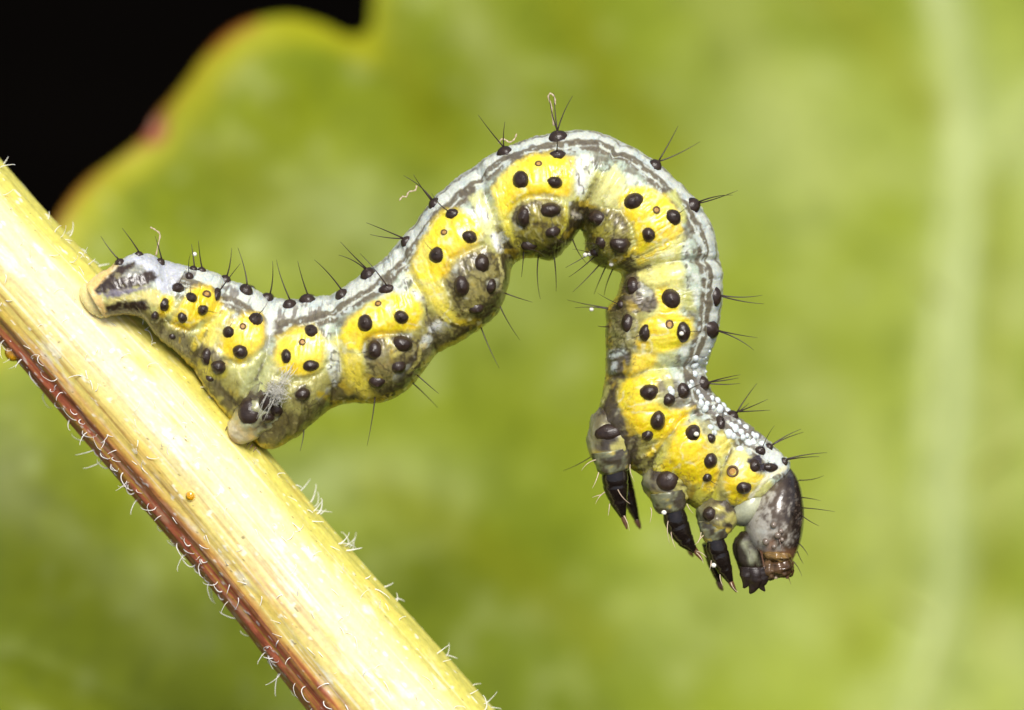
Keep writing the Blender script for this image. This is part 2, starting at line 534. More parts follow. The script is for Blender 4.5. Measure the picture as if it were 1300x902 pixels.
def build_stem():
    a, b, t, side = stem_frame()
    o = stem_center(np.array(95.0))
    root = root_empty('plant_stem', o, 'thick hairy yellow-green stem with reddish lower side, caterpillar clinging to it', 'stem')
    near = np.linspace(-7.5, 10.5, 1000)
    sv = np.concatenate([np.linspace(-16, -7.6, 30), near, np.geomspace(10.7, 118, 60)])
    M = 300
    th = np.linspace(0, 2 * math.pi, M, endpoint=False)
    Sg, Tg = np.meshgrid(sv, th, indexing='ij')
    # th: 0 = towards upper right side, pi/2 = towards camera, pi = lower left
    ridg = 0.008 * np.sin(Tg * 17 + 1.2 * fbm(Sg * 0.5, Tg, Tg * 0, 2) + 0.5 * np.sin(Sg * 0.4)) + 0.009 * fbm(Tg * 9, Sg * 0.35, Sg * 0 + 1.1, 3)
    ridg += 0.007 * fbm(Tg * 14, Sg * 4, Sg * 0 + 7.7, 3)
    # flattened lower-left face with a rib above it
    rib = 0.012 * np.exp(-((Tg - 2.25) / 0.13) ** 2) - 0.012 * np.exp(-((Tg - 2.5) / 0.12) ** 2) + 0.03 * np.exp(-((Tg - 2.95) / 0.3) ** 2)
    ridg += 0.004 * fbm(Tg * 40 + 5, Sg * 0.7, Sg * 0 + 14.4, 3) + 0.004 * sstep(0.4, 0.65, fbm(Tg * 16, Sg * 9, Sg * 0 + 21.0, 2))
    rr = stem_radius(Sg) * (1 + ridg + rib)
    C = stem_center(Sg)
    yh = np.array((0, -1.0, 0))
    V = C + rr[..., None] * (np.cos(Tg)[..., None] * side + np.sin(Tg)[..., None] * yh)
    cream, yel, grn = lin(243, 230, 168), lin(238, 206, 92), lin(220, 210, 100)
    red, brown, pink = lin(208, 118, 82), lin(156, 98, 48), lin(218, 164, 124)
    T = Tg
    wob = 0.10 * fbm(Tg * 2 + 3, Sg * 0.8, Sg * 0, 3)
    tt = T + wob
    c = np.broadcast_to(grn, T.shape + (3,))
    c = mix(c, cream, sstep(0.55, 1.15, tt))
    c = mix(c, lin(236, 216, 120), sstep(1.55, 2.0, tt))
    c = mix(c, yel, sstep(2.0, 2.3, tt))
    st = fbm(Tg * 16 + 2, Sg * 0.45, Sg * 0 + 4.4, 4)
    c = mix(c, brown, sstep(0.12, 0.5, st) * sstep(1.4, 2.2, tt) * 0.6)
    c = mix(c, pink, sstep(0.2, 0.55, fbm(Tg * 11 + 7, Sg * 0.5, Sg * 0 + 9.4, 3)) * sstep(0.9, 1.5, tt) * 0.4)
    c = mix(c, lin(250, 246, 214), sstep(0.15, 0.5, fbm(Tg * 7, Sg * 3.0, Sg * 0 + 2.4, 4)) * sstep(0.3, 0.9, tt) * sstep(2.6, 2.0, tt) * 0.8)
    c = mix(c, yel, sstep(0.25, 0.55, fbm(Tg * 5 + 9, Sg * 1.2, Sg * 0 + 6.4, 4)) * 0.6)
    fib = fbm(Tg * 42 + 5, Sg * 0.7, Sg * 0 + 14.4, 3)
    c = mix(c, lin(186, 140, 70), sstep(0.15, 0.5, fib) * sstep(0.8, 1.9, tt) * 0.4)
    c = mix(c, lin(253, 250, 228), sstep(0.2, 0.5, -fib) * sstep(0.4, 0.9, tt) * 0.5)
    redm = sstep(2.02, 2.52, tt + 0.22 * st + 0.10 * fbm(Tg * 6, Sg * 2.2, Sg * 0 + 31.0, 3) + 0.10 * np.exp(-((Sg - 7) / 3.0) ** 2) - 0.35 * sstep(0.2, -2.0, Sg))
    c = mix(c, mix(np.broadcast_to(red, c.shape), lin(176, 88, 60), sstep(0, 0.5, st)), redm)
    c = mix(c, pink, redm * sstep(0.2, 0.5, fbm(Tg * 8, Sg * 2.5, Sg * 0 + 3.9, 3)) * 0.9)
    c = mix(c, lin(214, 180, 70), redm * sstep(0.2, 0.45, fbm(Tg * 18, Sg * 1.2, Sg * 0 + 33.9, 3)) * 0.7)
    c = mix(c, lin(104, 44, 28), redm * sstep(0.15, 0.45, fbm(Tg * 14, Sg * 3.2, Sg * 0 + 43.9, 3)) * 0.45)
    c = mix(c, lin(170, 140, 40), sstep(3.15, 3.5, tt) * 0.9)
    c = mix(c, grn, sstep(4.2, 5.2, T))
    c = mix(c, lin(254, 252, 238), sstep(0.5, 0.65, fbm(Tg * 16, Sg * 9, Sg * 0 + 21.0, 2)) * 0.6)
    # small brown flecks
    fl = fbm(Tg * 30, Sg * 14, Sg * 0 + 12.4, 2)
    c = mix(c, lin(120, 95, 60), sstep(0.62, 0.72, fl) * 0.7)
    n = len(sv)
    v = V.reshape(-1, 3)
    tops = np.vstack([v, C[0, 0:1], C[-1, 0:1]])
    f = grid_faces(n, M)
    mesh_obj('stalk', v, f[:, ::-1], M_STEM, root, o, c.reshape(-1, 3))
    # cut end caps
    for k, nm in ((0, 'stalk_end'),):
        ring = [V[0, j] for j in range(M)]
        mesh_obj(nm, ring + [C[0, 0]], [[j, (j + 1) % M, M] for j in range(M)], plain('stalk_pith', lin(225, 215, 150), bscale=10), root, o, smooth=False)
    return root, o


STEM_ROOT, STEM_O = build_stem()


def stem_surface(s, th, off=0.0):
    a, b, t, side = stem_frame()
    s = np.array(float(s))
    n = math.cos(th) * side + math.sin(th) * np.array((0, -1.0, 0))
    return stem_center(s) + (stem_radius(s) + off) * n, n, t


def build_stem_hairs():
    J = Join()
    r = random.Random(5)

    def hair(s, th, L, curl, lean, rad=0.010):
        p, n, t = stem_surface(s, th, -0.01)
        bi = np.cross(n, t)
        d = n + lean * t + r.uniform(-0.5, 0.5) * bi
        d /= np.linalg.norm(d)
        ax = np.cross(d, np.array((r.uniform(-1, 1), r.uniform(-0.3, 0.3), r.uniform(-1, 1))))
        if r.random() < 0.6:
            ax = np.array((r.uniform(-0.3, 0.3), 1.0, r.uniform(-0.3, 0.3)))
        ax /= np.linalg.norm(ax)
        pts = [p]
        k = 9
        cu = curl / k
        for i in range(k):
            q = Matrix.Rotation(cu * (1 + 0.8 * math.sin(i * 0.9)), 3, Vector(ax))
            d = np.array(q @ Vector(d))
            pts.append(pts[-1] + d * L / k)
        v, f = tube(pts, np.linspace(rad, rad * 0.35, len(pts)), 5)
        J.add(v, f)
    # lower-left margin: long curly hairs
    for i in range(150):
        s = r.uniform(-1.6, 8.5)
        hair(s, r.gauss(2.75, 0.25), r.uniform(0.12, 0.36), r.choice((-1, 1)) * r.uniform(0.8, 4.2), r.uniform(-0.8, 0.9), r.uniform(0.0045, 0.009))
    # upper-right margin: short, leaning down the stem, in tufts
    for i in range(44):
        s0 = r.uniform(-5.5, 8.5)
        for j in range(r.randint(1, 4)):
            hair(s0 + r.uniform(-0.12, 0.12), r.gauss(0.12, 0.22), r.uniform(0.10, 0.28), r.uniform(-2.0, 2.0), r.uniform(-0.1, 0.9), r.uniform(0.006, 0.011))
    # lying hairs over the front
    for i in range(230):
        s = r.uniform(-5, 8.5)
        th = r.uniform(0.4, 2.4)
        hair(s, th, r.uniform(0.08, 0.22), r.uniform(-2.8, 2.8), r.choice((-1, 1)) * r.uniform(0.8, 2.5), r.uniform(0.005, 0.009))
    mesh_obj('stem_hairs', J.v, J.f, M_STEMHAIR, STEM_ROOT, STEM_O, kind='stuff')


build_stem_hairs()

# ------------------------------------------------------------------ caterpillar: outline pairs (back, belly)
ST = [((110, 361), (134, 404)), ((120, 353), (146, 401)), ((134, 342), (166, 401)), ((153, 329), (184, 408)), ((178, 320), (198, 426)), ((205, 328), (211, 438)),
      ((232, 337), (222, 447)), ((258, 341), (234, 458)), ((288, 352), (246, 472)), ((318, 364), (270, 508)), ((346, 377), (306, 545)), ((372, 380), (338, 571)),
      ((395, 376), (375, 556)), ((418, 373), (418, 522)), ((440, 362), (450, 514)), ((465, 343), (490, 511)), ((487, 329), (520, 492)), ((505, 307), (552, 455)),
      ((526, 283), (582, 436)), ((546, 256), (612, 417)), ((567, 236), (634, 395)), ((590, 219), (645, 365)), ((617, 200), (652, 338)), ((650, 183), (672, 328)),
      ((690, 171), (702, 331)), ((730, 166), (722, 313)), ((760, 169), (732, 298)), ((792, 180), (737, 294)), ((825, 200), (742, 304)), ((855, 224), (743, 323)),
      ((882, 252), (756, 337)), ((903, 285), (776, 344)), ((914, 327), (786, 349)), ((918, 360), (784, 374)), ((916, 392), (770, 393)), ((911, 428), (769, 430)),
      ((900, 462), (768, 465)), ((899, 485), (763, 505)), ((915, 508), (757, 550)), ((933, 524), (800, 595)), ((954, 541), (835, 617)), ((972, 555), (880, 645)),
      ((990, 572), (912, 652)), ((1003, 588), (936, 650)), ((1000, 604), (950, 645))]
WID = [.26, .30, .36, .42, .46, .48, .50, .51, .52, .56, .60, .64, .66, .66, .67, .68, .68, .68, .68, .68, .68, .68, .68, .68, .68, .67, .66, .66, .66, .66, .66, .65, .63, .63, .63, .62,
       .60, .58, .57, .56, .53, .50, .46, .40, .30]
YOFF = [-.52, -.50, -.46, -.40, -.34, -.28, -.22, -.17, -.12, -.07, -.03] + [0.0] * 34
FOLDS = [  # lines between body rings: back ... belly
    [(206, 330), (214, 372), (206, 400), (205, 425)],
    [(288, 352), (276, 385), (262, 420), (246, 470)],
    [(344, 377), (343, 415), (338, 450), (322, 490), (310, 540)],
    [(418, 373), (426, 410), (430, 450), (424, 500), (418, 522)],
    [(503, 307), (520, 345), (537, 378), (548, 415), (556, 452)],
    [(606, 207), (618, 255), (634, 295), (652, 340)],
    [(790, 179), (774, 205), (750, 245), (741, 270), (737, 296)],
    [(916, 330), (864, 331), (825, 338), (786, 350)],
    [(899, 467), (860, 466), (822, 470), (800, 480), (768, 478)],
    [(930, 522), (896, 522), (870, 530), (845, 560), (820, 596)],
    [(971, 554), (945, 562), (929, 570), (917, 598), (895, 645)],
]
CREASES = [  # skin creases under the yellow swellings
    [(460, 448), (463, 434), (475, 425), (492, 424), (516, 426)],
    [(562, 358), (566, 342), (575, 330), (592, 320), (612, 312)],
    [(645, 282), (652, 262), (668, 251), (684, 249), (706, 254)],
    [(766, 264), (788, 268), (801, 288), (806, 312)],
    [(215, 412), (240, 421), (262, 412), (282, 398)],
    [(285, 458), (305, 463), (325, 452), (338, 440)],
    [(350, 478), (380, 484), (405, 476), (416, 462)],
    [(838, 516), (852, 528), (838, 556), (822, 575)],
    [(905, 560), (912, 580), (914, 600), (900, 622)],
    [(212, 395), (228, 380), (236, 362)], [(252, 405), (250, 385), (256, 366)],
]
LOBES = [  # swellings: x, y, rx, ry, turn(deg), height in px
    (212, 388, 12, 15, 0, 4), (240, 392, 20, 24, 0, 4), (264, 386, 18, 24, 0, 4), (310, 424, 32, 36, 0, 5), (382, 446, 34, 36, 0, 5), (490, 402, 50, 27, 20, 6), (570, 308, 40, 44, 0, 6),
    (682, 225, 48, 33, 8, 6), (834, 276, 40, 40, 0, 6), (846, 412, 40, 36, 0, 6), (822, 515, 30, 42, 10, 6), (878, 575, 32, 38, 0, 6), (940, 605, 28, 32, 0, 5),
    (268, 461, 24, 20, -30, 6), (497, 457, 37, 34, 20, 10), (604, 362, 36, 42, 0, 10), (690, 284, 34, 32, 0, 10), (777, 300, 28, 32, 0, 9), (800, 372, 17, 30, -10, 6),
    (798, 415, 18, 28, 0, 5), (382, 505, 24, 20, 0, 5), (842, 350, 38, 16, 8, 4), (770, 225, 18, 30, -30, 4)]


def body_rings():
    D = catmull([p[0] for p in ST], 40)
    Vv = catmull([p[1] for p in ST], 40)
    w = catmull(np.stack([WID, YOFF], -1), 40)
    seg = np.maximum(np.linalg.norm(np.diff(D, axis=0), axis=1), 0.8 * np.linalg.norm(np.diff(Vv, axis=0), axis=1))
    arc = np.concatenate([[0], np.cumsum(seg)])
    N = 1200
    a = np.linspace(0, arc[-1], N)
    f = lambda q: np.stack([np.interp(a, arc, q[:, i]) for i in range(q.shape[1])], -1)
    w = f(w)
    return f(D), f(Vv), w[:, 0], w[:, 1], a


# canvas of pigment and painted shade (picture of the animal's side; both flanks carry it)
CX0, CY0, CS = 80, 120, 2
CWN, CHN = 980 * CS, 660 * CS
gx, gy = np.meshgrid(CX0 + np.arange(CWN) / CS, CY0 + np.arange(CHN) / CS)
WARP = 4.2 * fbm(gx * 0.075, gy * 0.075, gx * 0 + 1.5, 3) + 2.6 * fbm(gx * 0.3, gy * 0.3, gx * 0 + 4.5, 2)


def poly_sd(poly, X, Y):
    P = np.asarray(poly, float)
    inside = np.zeros(X.shape, bool)
    dist = np.full(X.shape, 1e9)
    n = len(P)
    for i in range(n):
        (x1, y1), (x2, y2) = P[i], P[(i + 1) % n]
        cond = ((y1 > Y) != (y2 > Y)) & (X < (x2 - x1) * (Y - y1) / (y2 - y1 + 1e-12) + x1)
        inside ^= cond
        ex, ey = x2 - x1, y2 - y1
        t = np.clip(((X - x1) * ex + (Y - y1) * ey) / (ex * ex + ey * ey + 1e-9), 0, 1)
        dist = np.minimum(dist, np.hypot(X - x1 - t * ex, Y - y1 - t * ey))
    return np.where(inside, dist, -dist)


def window(pts, pad):
    P = np.asarray(pts, float)
    x0 = max(0, int((P[:, 0].min() - pad - CX0) * CS)); x1 = min(CWN, int((P[:, 0].max() + pad - CX0) * CS) + 1)
    y0 = max(0, int((P[:, 1].min() - pad - CY0) * CS)); y1 = min(CHN, int((P[:, 1].max() + pad - CY0) * CS) + 1)
    return slice(y0, y1), slice(x0, x1)


RGB = np.zeros((CHN, CWN, 3))
ALPHA = np.zeros((CHN, CWN))


def paint(poly, col, soft=5.0, op=1.0, mott=0.0):
    sl = window(poly, soft * 2 + 6)
    d = poly_sd(poly, gx[sl], gy[sl]) + WARP[sl] - (3.0 if col[0] - col[2] > 150 else (-1.5 if sum(col) < 180 else 1.0))
    a = sstep(-soft, soft, d) * op
    if mott:
        a = a * np.clip(1 - mott * sstep(-0.1, 0.5, fbm(gx[sl] * 0.12 + 3, gy[sl] * 0.12, gx[sl] * 0 + 9.9, 3)), 0, 1)
    c = lin(*col)
    oa = ALPHA[sl]
    na = a + oa * (1 - a)
    RGB[sl] = (c * a[..., None] + RGB[sl] * (oa * (1 - a))[..., None]) / np.maximum(na, 1e-6)[..., None]
    ALPHA[sl] = na


def stroke(line, width, col, soft=2.0, op=1.0, mott=0.0):
    sl = window(line, width + soft * 2 + 6)
    d = width - line_d(line, gx[sl], gy[sl]) + WARP[sl] * 0.6
    a = sstep(-soft, soft, d) * op
    if mott:
        a = a * np.clip(1 - mott * sstep(-0.1, 0.4, fbm(gx[sl] * 0.15 + 3, gy[sl] * 0.15, gx[sl] * 0 + 2.9, 3)), 0, 1)
    c = lin(*col)
    oa = ALPHA[sl]
    na = a + oa * (1 - a)
    RGB[sl] = (c * a[..., None] + RGB[sl] * (oa * (1 - a))[..., None]) / np.maximum(na, 1e-6)[..., None]
    ALPHA[sl] = na


YEL, PALEY, OLIVE, GREYB, DARK, WHITE, OLD = (249, 221, 48), (240, 224, 112), (176, 168, 66), (128, 118, 92), (62, 52, 36), (240, 243, 232), (112, 102, 60)


def paint_all():
    # tail
    paint([(150, 332), (178, 318), (205, 326), (234, 337), (230, 352), (214, 376), (204, 372), (196, 352), (180, 338), (165, 338)], (196, 198, 200), 4)
    paint([(176, 322), (196, 338), (212, 372), (206, 374), (186, 344), (168, 330)], (214, 216, 222), 3)
    paint([(104, 362), (128, 343), (156, 328), (140, 350), (124, 372), (142, 400), (110, 408)], (244, 206, 132), 5)
    paint([(130, 392), (140, 378), (200, 366), (210, 380), (205, 396), (190, 386), (150, 386), (140, 400)], (226, 214, 132), 4)
    paint([(148, 346), (164, 334), (182, 340), (192, 352), (160, 360)], (150, 150, 138), 4)
    paint([(120, 369), (134, 356), (156, 338), (170, 334), (160, 346), (146, 354), (170, 352), (192, 346), (199, 352), (190, 362), (160, 366), (132, 373)], (66, 52, 42), 2.5)
    paint([(126, 373), (160, 366), (192, 360), (196, 366), (160, 376), (134, 379)], (140, 132, 140), 3)
    paint([(134, 390), (158, 383), (184, 383), (189, 391), (176, 397), (150, 399), (138, 400)], (58, 44, 32), 2.5)
    paint([(176, 402), (190, 394), (206, 402), (214, 440), (198, 430)], (120, 112, 62), 4)
    # S1
    paint([(203, 376), (214, 370), (224, 378), (220, 398), (208, 404), (200, 392)], YEL, 4)
    paint([(222, 392), (236, 368), (252, 360), (268, 362), (282, 376), (285, 398), (270, 408), (256, 410), (246, 420), (228, 422), (212, 414)], (246, 212, 44), 5)
    paint([(262, 402), (278, 398), (262, 430), (246, 452), (238, 440)], (238, 214, 74), 4)
    paint([(204, 414), (240, 424), (246, 462), (224, 452), (208, 436)], (138, 130, 90), 5, 1, 0.4)
    # S2
    paint([(250, 442), (268, 404), (284, 390), (300, 396), (282, 420), (266, 448)], PALEY, 4)
    paint([(282, 428), (290, 408), (310, 395), (332, 394), (342, 414), (337, 438), (322, 454), (304, 462), (286, 454), (270, 446)], (246, 214, 56), 6)
    paint([(284, 424), (300, 420), (312, 440), (304, 458), (288, 450)], YEL, 6, 0.7)
    paint([(246, 452), (270, 448), (292, 466), (288, 482), (262, 486), (250, 470)], (214, 200, 62), 5)
    stroke([(262, 446), (272, 450), (282, 462)], 5, GREYB, 4, 0.8)
    paint([(312, 465), (340, 440), (350, 475), (330, 500), (306, 500)], (188, 190, 130), 6)
    # S3
    paint([(344, 458), (350, 428), (370, 414), (398, 410), (413, 428), (414, 455), (405, 474), (384, 482), (360, 476)], (246, 218, 70), 6)
    paint([(350, 450), (366, 440), (378, 458), (372, 474), (356, 466)], YEL, 6, 0.7)
    paint([(378, 454), (396, 452), (408, 464), (398, 476), (380, 476)], YEL, 5, 0.6)
    paint([(348, 482), (416, 474), (416, 500), (396, 530), (362, 522), (346, 500)], (178, 172, 100), 6, 1, 0.4)
    paint([(330, 545), (350, 516), (380, 528), (415, 502), (424, 516), (390, 546), (345, 574)], OLD, 5, 0.9, 0.5)
    paint([(414, 436), (430, 440), (434, 470), (424, 490), (416, 470)], (228, 232, 216), 4)
    stroke([(345, 385), (342, 420)], 5, (228, 232, 222), 4, 0.9)
    stroke([(405, 500), (440, 516), (478, 512)], 4, (206, 178, 30), 3, 0.8, 0.4)
    stroke([(420, 505), (446, 506), (470, 500)], 3, DARK, 2, 0.8, 0.8)
    # S4
    paint([(424, 430), (440, 404), (466, 384), (500, 368), (532, 376), (540, 396), (532, 416), (512, 424), (488, 424), (468, 430), (462, 450), (440, 446)], YEL, 5)
    paint([(440, 402), (470, 384), (505, 372), (500, 384), (470, 396), (448, 414)], (244, 218, 84), 5, 0.8)
    paint([(426, 436), (446, 446), (462, 452), (468, 486), (486, 504), (460, 510), (436, 486)], (226, 208, 72), 6)
    paint([(460, 446), (470, 426), (492, 424), (516, 428), (532, 442), (533, 462), (516, 484), (490, 492), (470, 480)], (144, 134, 80), 4)
    paint([(462, 446), (472, 428), (486, 426), (490, 450), (480, 462), (468, 460)], (140, 130, 96), 4, 0.8)
    stroke([(492, 432), (508, 446), (500, 452)], 3, (222, 208, 110), 2, 0.9)
    paint([(514, 456), (532, 440), (540, 456), (534, 474), (512, 494), (494, 500), (504, 476)], (84, 72, 52), 4, 0.95, 0.3)
    stroke([(534, 440), (532, 458), (518, 474)], 2, (210, 198, 112), 1.5, 0.9)
    paint([(522, 366), (538, 370), (540, 384), (528, 382)], (242, 244, 232), 4)
    paint([(540, 400), (556, 398), (572, 430), (556, 452), (540, 470), (534, 440)], (150, 140, 96), 5, 0.9, 0.6)
    stroke([(548, 418), (556, 412)], 5, (236, 238, 226), 3)
    stroke([(538, 438), (544, 430)], 5, (230, 232, 216), 3)
    stroke([(538, 466), (556, 450), (572, 438)], 4, (216, 188, 62), 3, 0.8, 0.3)
    # S5
    paint([(514, 348), (528, 312), (544, 284), (560, 264), (582, 262), (606, 276), (616, 298), (602, 310), (586, 318), (570, 332), (564, 352), (552, 362), (534, 362)], YEL, 5)
    paint([(518, 342), (532, 314), (546, 288), (548, 320), (540, 346)], (244, 222, 104), 6, 0.8)
    paint([(516, 348), (540, 362), (562, 362), (572, 392), (592, 412), (566, 408), (540, 380)], (228, 212, 78), 6)
    paint([(562, 356), (568, 336), (590, 320), (614, 312), (634, 326), (642, 352), (640, 382), (618, 398), (590, 402), (572, 380)], (152, 142, 80), 4)
    paint([(572, 352), (580, 332), (606, 318), (622, 324), (600, 336), (590, 352), (580, 366)], (140, 132, 102), 4, 0.8)
    paint([(632, 326), (648, 338), (648, 378), (632, 402), (612, 412), (622, 386), (636, 360)], DARK, 4, 0.95, 0.2)
    stroke([(634, 328), (638, 350), (634, 366)], 2, (224, 214, 140), 1.5, 0.9)
    stroke([(580, 410), (606, 408), (612, 420), (588, 432)], 4, (210, 184, 40), 3, 0.9)
    stroke([(574, 412), (590, 420), (604, 416)], 2.5, (70, 60, 24), 1.5, 0.9)
    # S5/S6
    paint([(596, 250), (612, 240), (622, 262), (632, 296), (640, 320), (626, 310), (610, 286)], (216, 216, 150), 5)
    paint([(606, 262), (618, 262), (624, 280), (616, 284)], (240, 242, 228), 4)
    stroke([(628, 300), (634, 316)], 5, (240, 240, 232), 3)
    stroke([(632, 290), (645, 318), (652, 332)], 4, OLD, 3, 0.8, 0.3)
    # S6
    paint([(622, 242), (640, 216), (666, 196), (700, 190), (726, 198), (731, 228), (724, 248), (704, 252), (682, 248), (662, 258), (650, 272), (640, 284), (630, 266)], YEL, 5)
    paint([(624, 238), (642, 216), (664, 200), (660, 216), (644, 236), (636, 256)], (240, 222, 100), 6, 0.7)
    paint([(722, 200), (732, 196), (732, 232), (724, 236)], (248, 220, 80), 4)
    paint([(628, 258), (648, 278), (660, 306), (676, 322), (660, 322), (642, 296)], (226, 214, 78), 5)
    paint([(648, 282), (654, 264), (668, 252), (692, 252), (716, 260), (724, 284), (712, 304), (690, 316), (668, 312)], (164, 152, 58), 4)
    paint([(650, 276), (662, 256), (690, 252), (694, 258), (674, 264), (666, 284), (656, 288)], (128, 118, 84), 4, 0.85)
    paint([(690, 252), (714, 258), (714, 276), (700, 276), (684, 264)], (140, 130, 84), 4, 0.7)
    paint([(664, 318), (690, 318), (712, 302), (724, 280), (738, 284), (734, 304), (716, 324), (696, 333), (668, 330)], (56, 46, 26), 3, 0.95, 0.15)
    stroke([(718, 262), (720, 284), (708, 302)], 2.2, (216, 204, 70), 1.5, 0.95)
    stroke([(656, 332), (674, 328)], 4, (208, 176, 24), 3)
    # S6/S7
    paint([(732, 200), (750, 200), (754, 222), (744, 246), (734, 262), (730, 236)], (222, 226, 196), 5)
    paint([(728, 222), (742, 218), (744, 240), (734, 252)], (244, 244, 230), 5)
    stroke([(734, 252), (730, 272)], 2.5, (196, 186, 60), 2)
    paint([(724, 258), (740, 256), (742, 282), (736, 300), (724, 290)], (70, 58, 38), 3, 0.9)
    stroke([(728, 272), (736, 276)], 4, (222, 212, 188), 2.5)
    # S7
    paint([(748, 258), (764, 226), (780, 208), (796, 228), (788, 256), (768, 268)], (232, 228, 150), 6)
    paint([(772, 226), (790, 224), (792, 246), (776, 250)], (246, 238, 150), 5)
    paint([(782, 252), (796, 234), (822, 236), (848, 246), (868, 270), (866, 290), (842, 308), (816, 326), (800, 330), (806, 310), (802, 288), (788, 268)], YEL, 5)
    paint([(844, 246), (858, 240), (872, 268), (868, 286), (862, 268)], (212, 214, 120), 4, 0.8)
    paint([(744, 284), (762, 266), (788, 270), (804, 296), (800, 322), (776, 338), (754, 328)], (162, 154, 60), 4)
    paint([(766, 266), (788, 268), (802, 288), (802, 302), (788, 296), (774, 282)], (132, 122, 82), 4, 0.9)
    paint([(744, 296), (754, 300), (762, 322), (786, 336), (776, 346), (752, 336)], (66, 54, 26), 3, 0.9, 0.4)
    stroke([(776, 334), (792, 328), (806, 316)], 3.5, (230, 204, 40), 2.5)
    # S7/S8
    paint([(800, 334), (824, 324), (848, 312), (866, 292), (872, 300), (862, 326), (824, 336)], (226, 222, 132), 5)
    stroke([(812, 332), (840, 316), (864, 292)], 4, (246, 216, 60), 3, 0.9)
    paint([(836, 322), (856, 318), (858, 330), (838, 332)], (250, 244, 190), 5)
    # S8
    paint([(804, 348), (830, 338), (862, 334), (868, 346), (864, 366), (840, 372), (816, 364)], (234, 228, 140), 5)
    paint([(838, 340), (858, 338), (862, 352), (840, 358)], (250, 236, 120), 5)
    paint([(828, 374), (840, 366), (852, 362), (870, 378), (862, 396), (880, 404), (886, 426), (872, 440), (842, 452), (814, 446), (806, 428), (812, 408), (836, 396), (834, 386)], YEL, 5)
    paint([(820, 414), (840, 402), (856, 420), (848, 440), (828, 440)], (246, 222, 80), 7, 0.7)
    paint([(864, 362), (880, 370), (884, 396), (872, 396), (862, 380)], (186, 186, 108), 5)
    paint([(792, 350), (806, 348), (832, 372), (838, 388), (826, 398), (800, 398), (792, 376)], (124, 114, 96), 4)
    paint([(774, 396), (800, 398), (814, 420), (808, 450), (780, 444), (770, 424)], (162, 156, 100), 5, 1, 0.5)
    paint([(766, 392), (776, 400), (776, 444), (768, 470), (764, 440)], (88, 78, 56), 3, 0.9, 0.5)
    # S8/T3
    paint([(802, 448), (836, 448), (834, 470), (812, 474), (792, 486), (800, 466)], (248, 218, 70), 5)
    paint([(836, 450), (860, 446), (862, 462), (838, 468)], (206, 212, 160), 5)
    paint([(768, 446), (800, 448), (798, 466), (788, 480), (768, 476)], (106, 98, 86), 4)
    stroke([(778, 450), (790, 446)], 5, (198, 206, 196), 3)
    stroke([(780, 462), (778, 472)], 3, (220, 226, 220), 2)
    # T3
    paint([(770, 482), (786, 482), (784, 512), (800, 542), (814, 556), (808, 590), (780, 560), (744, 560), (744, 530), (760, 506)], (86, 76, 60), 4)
    stroke([(772, 492), (764, 512)], 3, (190, 184, 110), 2)
    paint([(780, 494), (796, 476), (830, 470), (842, 478), (834, 508), (850, 520), (856, 536), (838, 562), (812, 556), (800, 542), (784, 516)], YEL, 5)
    paint([(832, 484), (850, 480), (866, 488), (880, 506), (866, 520), (846, 516), (836, 502)], (128, 118, 96), 5, 0.9, 0.3)
    stroke([(846, 478), (850, 490)], 5, (196, 190, 120), 3)
    paint([(846, 520), (884, 514), (876, 532), (848, 560), (828, 584), (812, 580), (836, 560)], (248, 214, 36), 5)
    # T2
    paint([(824, 600), (838, 572), (858, 544), (884, 530), (902, 552), (898, 576), (916, 590), (914, 612), (896, 624), (868, 614), (848, 606)], (248, 214, 30), 5)
    paint([(824, 592), (840, 566), (856, 552), (850, 580), (838, 602)], (206, 204, 100), 5, 0.9)
    paint([(884, 532), (900, 534), (908, 552), (900, 560), (890, 552)], (170, 166, 120), 4)
    paint([(894, 552), (918, 548), (934, 560), (926, 578), (912, 584), (898, 572)], (226, 212, 104), 5)
    paint([(884, 612), (910, 616), (916, 640), (894, 650), (876, 636)], (206, 200, 76), 5)
    # T1
    paint([(916, 604), (924, 578), (944, 570), (960, 586), (974, 606), (958, 624), (944, 648), (924, 642)], (244, 216, 70), 5)
    paint([(930, 568), (946, 570), (954, 590), (938, 600), (926, 590)], (218, 214, 140), 5)
    paint([(926, 616), (944, 626), (944, 648), (924, 644), (918, 620)], YEL, 5)
    paint([(960, 562), (982, 560), (1006, 586), (996, 602), (976, 594), (966, 582)], (212, 216, 205), 3)
    paint([(952, 584), (964, 580), (972, 596), (960, 604)], (60, 50, 52), 2)
    paint([(970, 590), (984, 586), (990, 594), (978, 600)], (70, 58, 56), 2)
    stroke([(1000, 582), (994, 576)], 3.5, (70, 58, 56), 2)
    stroke([(1004, 590), (974, 606), (952, 632)], 2.2, (232, 226, 190), 1.5)

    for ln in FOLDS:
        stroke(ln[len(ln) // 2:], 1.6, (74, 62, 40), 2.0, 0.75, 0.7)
    # vivid bands around the spots
    viv = (249, 209, 22)
    for ln, w_ in [([(448, 418), (470, 426), (492, 416), (520, 412)], 7), ([(548, 338), (562, 344), (574, 322), (600, 308)], 7), ([(654, 246), (672, 242), (694, 244), (718, 242)], 7),
                   ([(796, 262), (812, 282), (820, 304), (846, 290)], 7), ([(842, 372), (848, 394), (826, 420), (814, 436)], 7), ([(800, 524), (818, 545), (840, 546), (866, 530)], 7),
                   ([(890, 570), (902, 598), (898, 616)], 8), ([(926, 612), (940, 632)], 8), ([(206, 396), (214, 384)], 5), ([(236, 412), (246, 392), (264, 390)], 6), ([(288, 432), (304, 452)], 8), ([(360, 464), (376, 470), (394, 468)], 6)]:
        stroke(ln, w_, viv, 6, 0.85, 0.3)
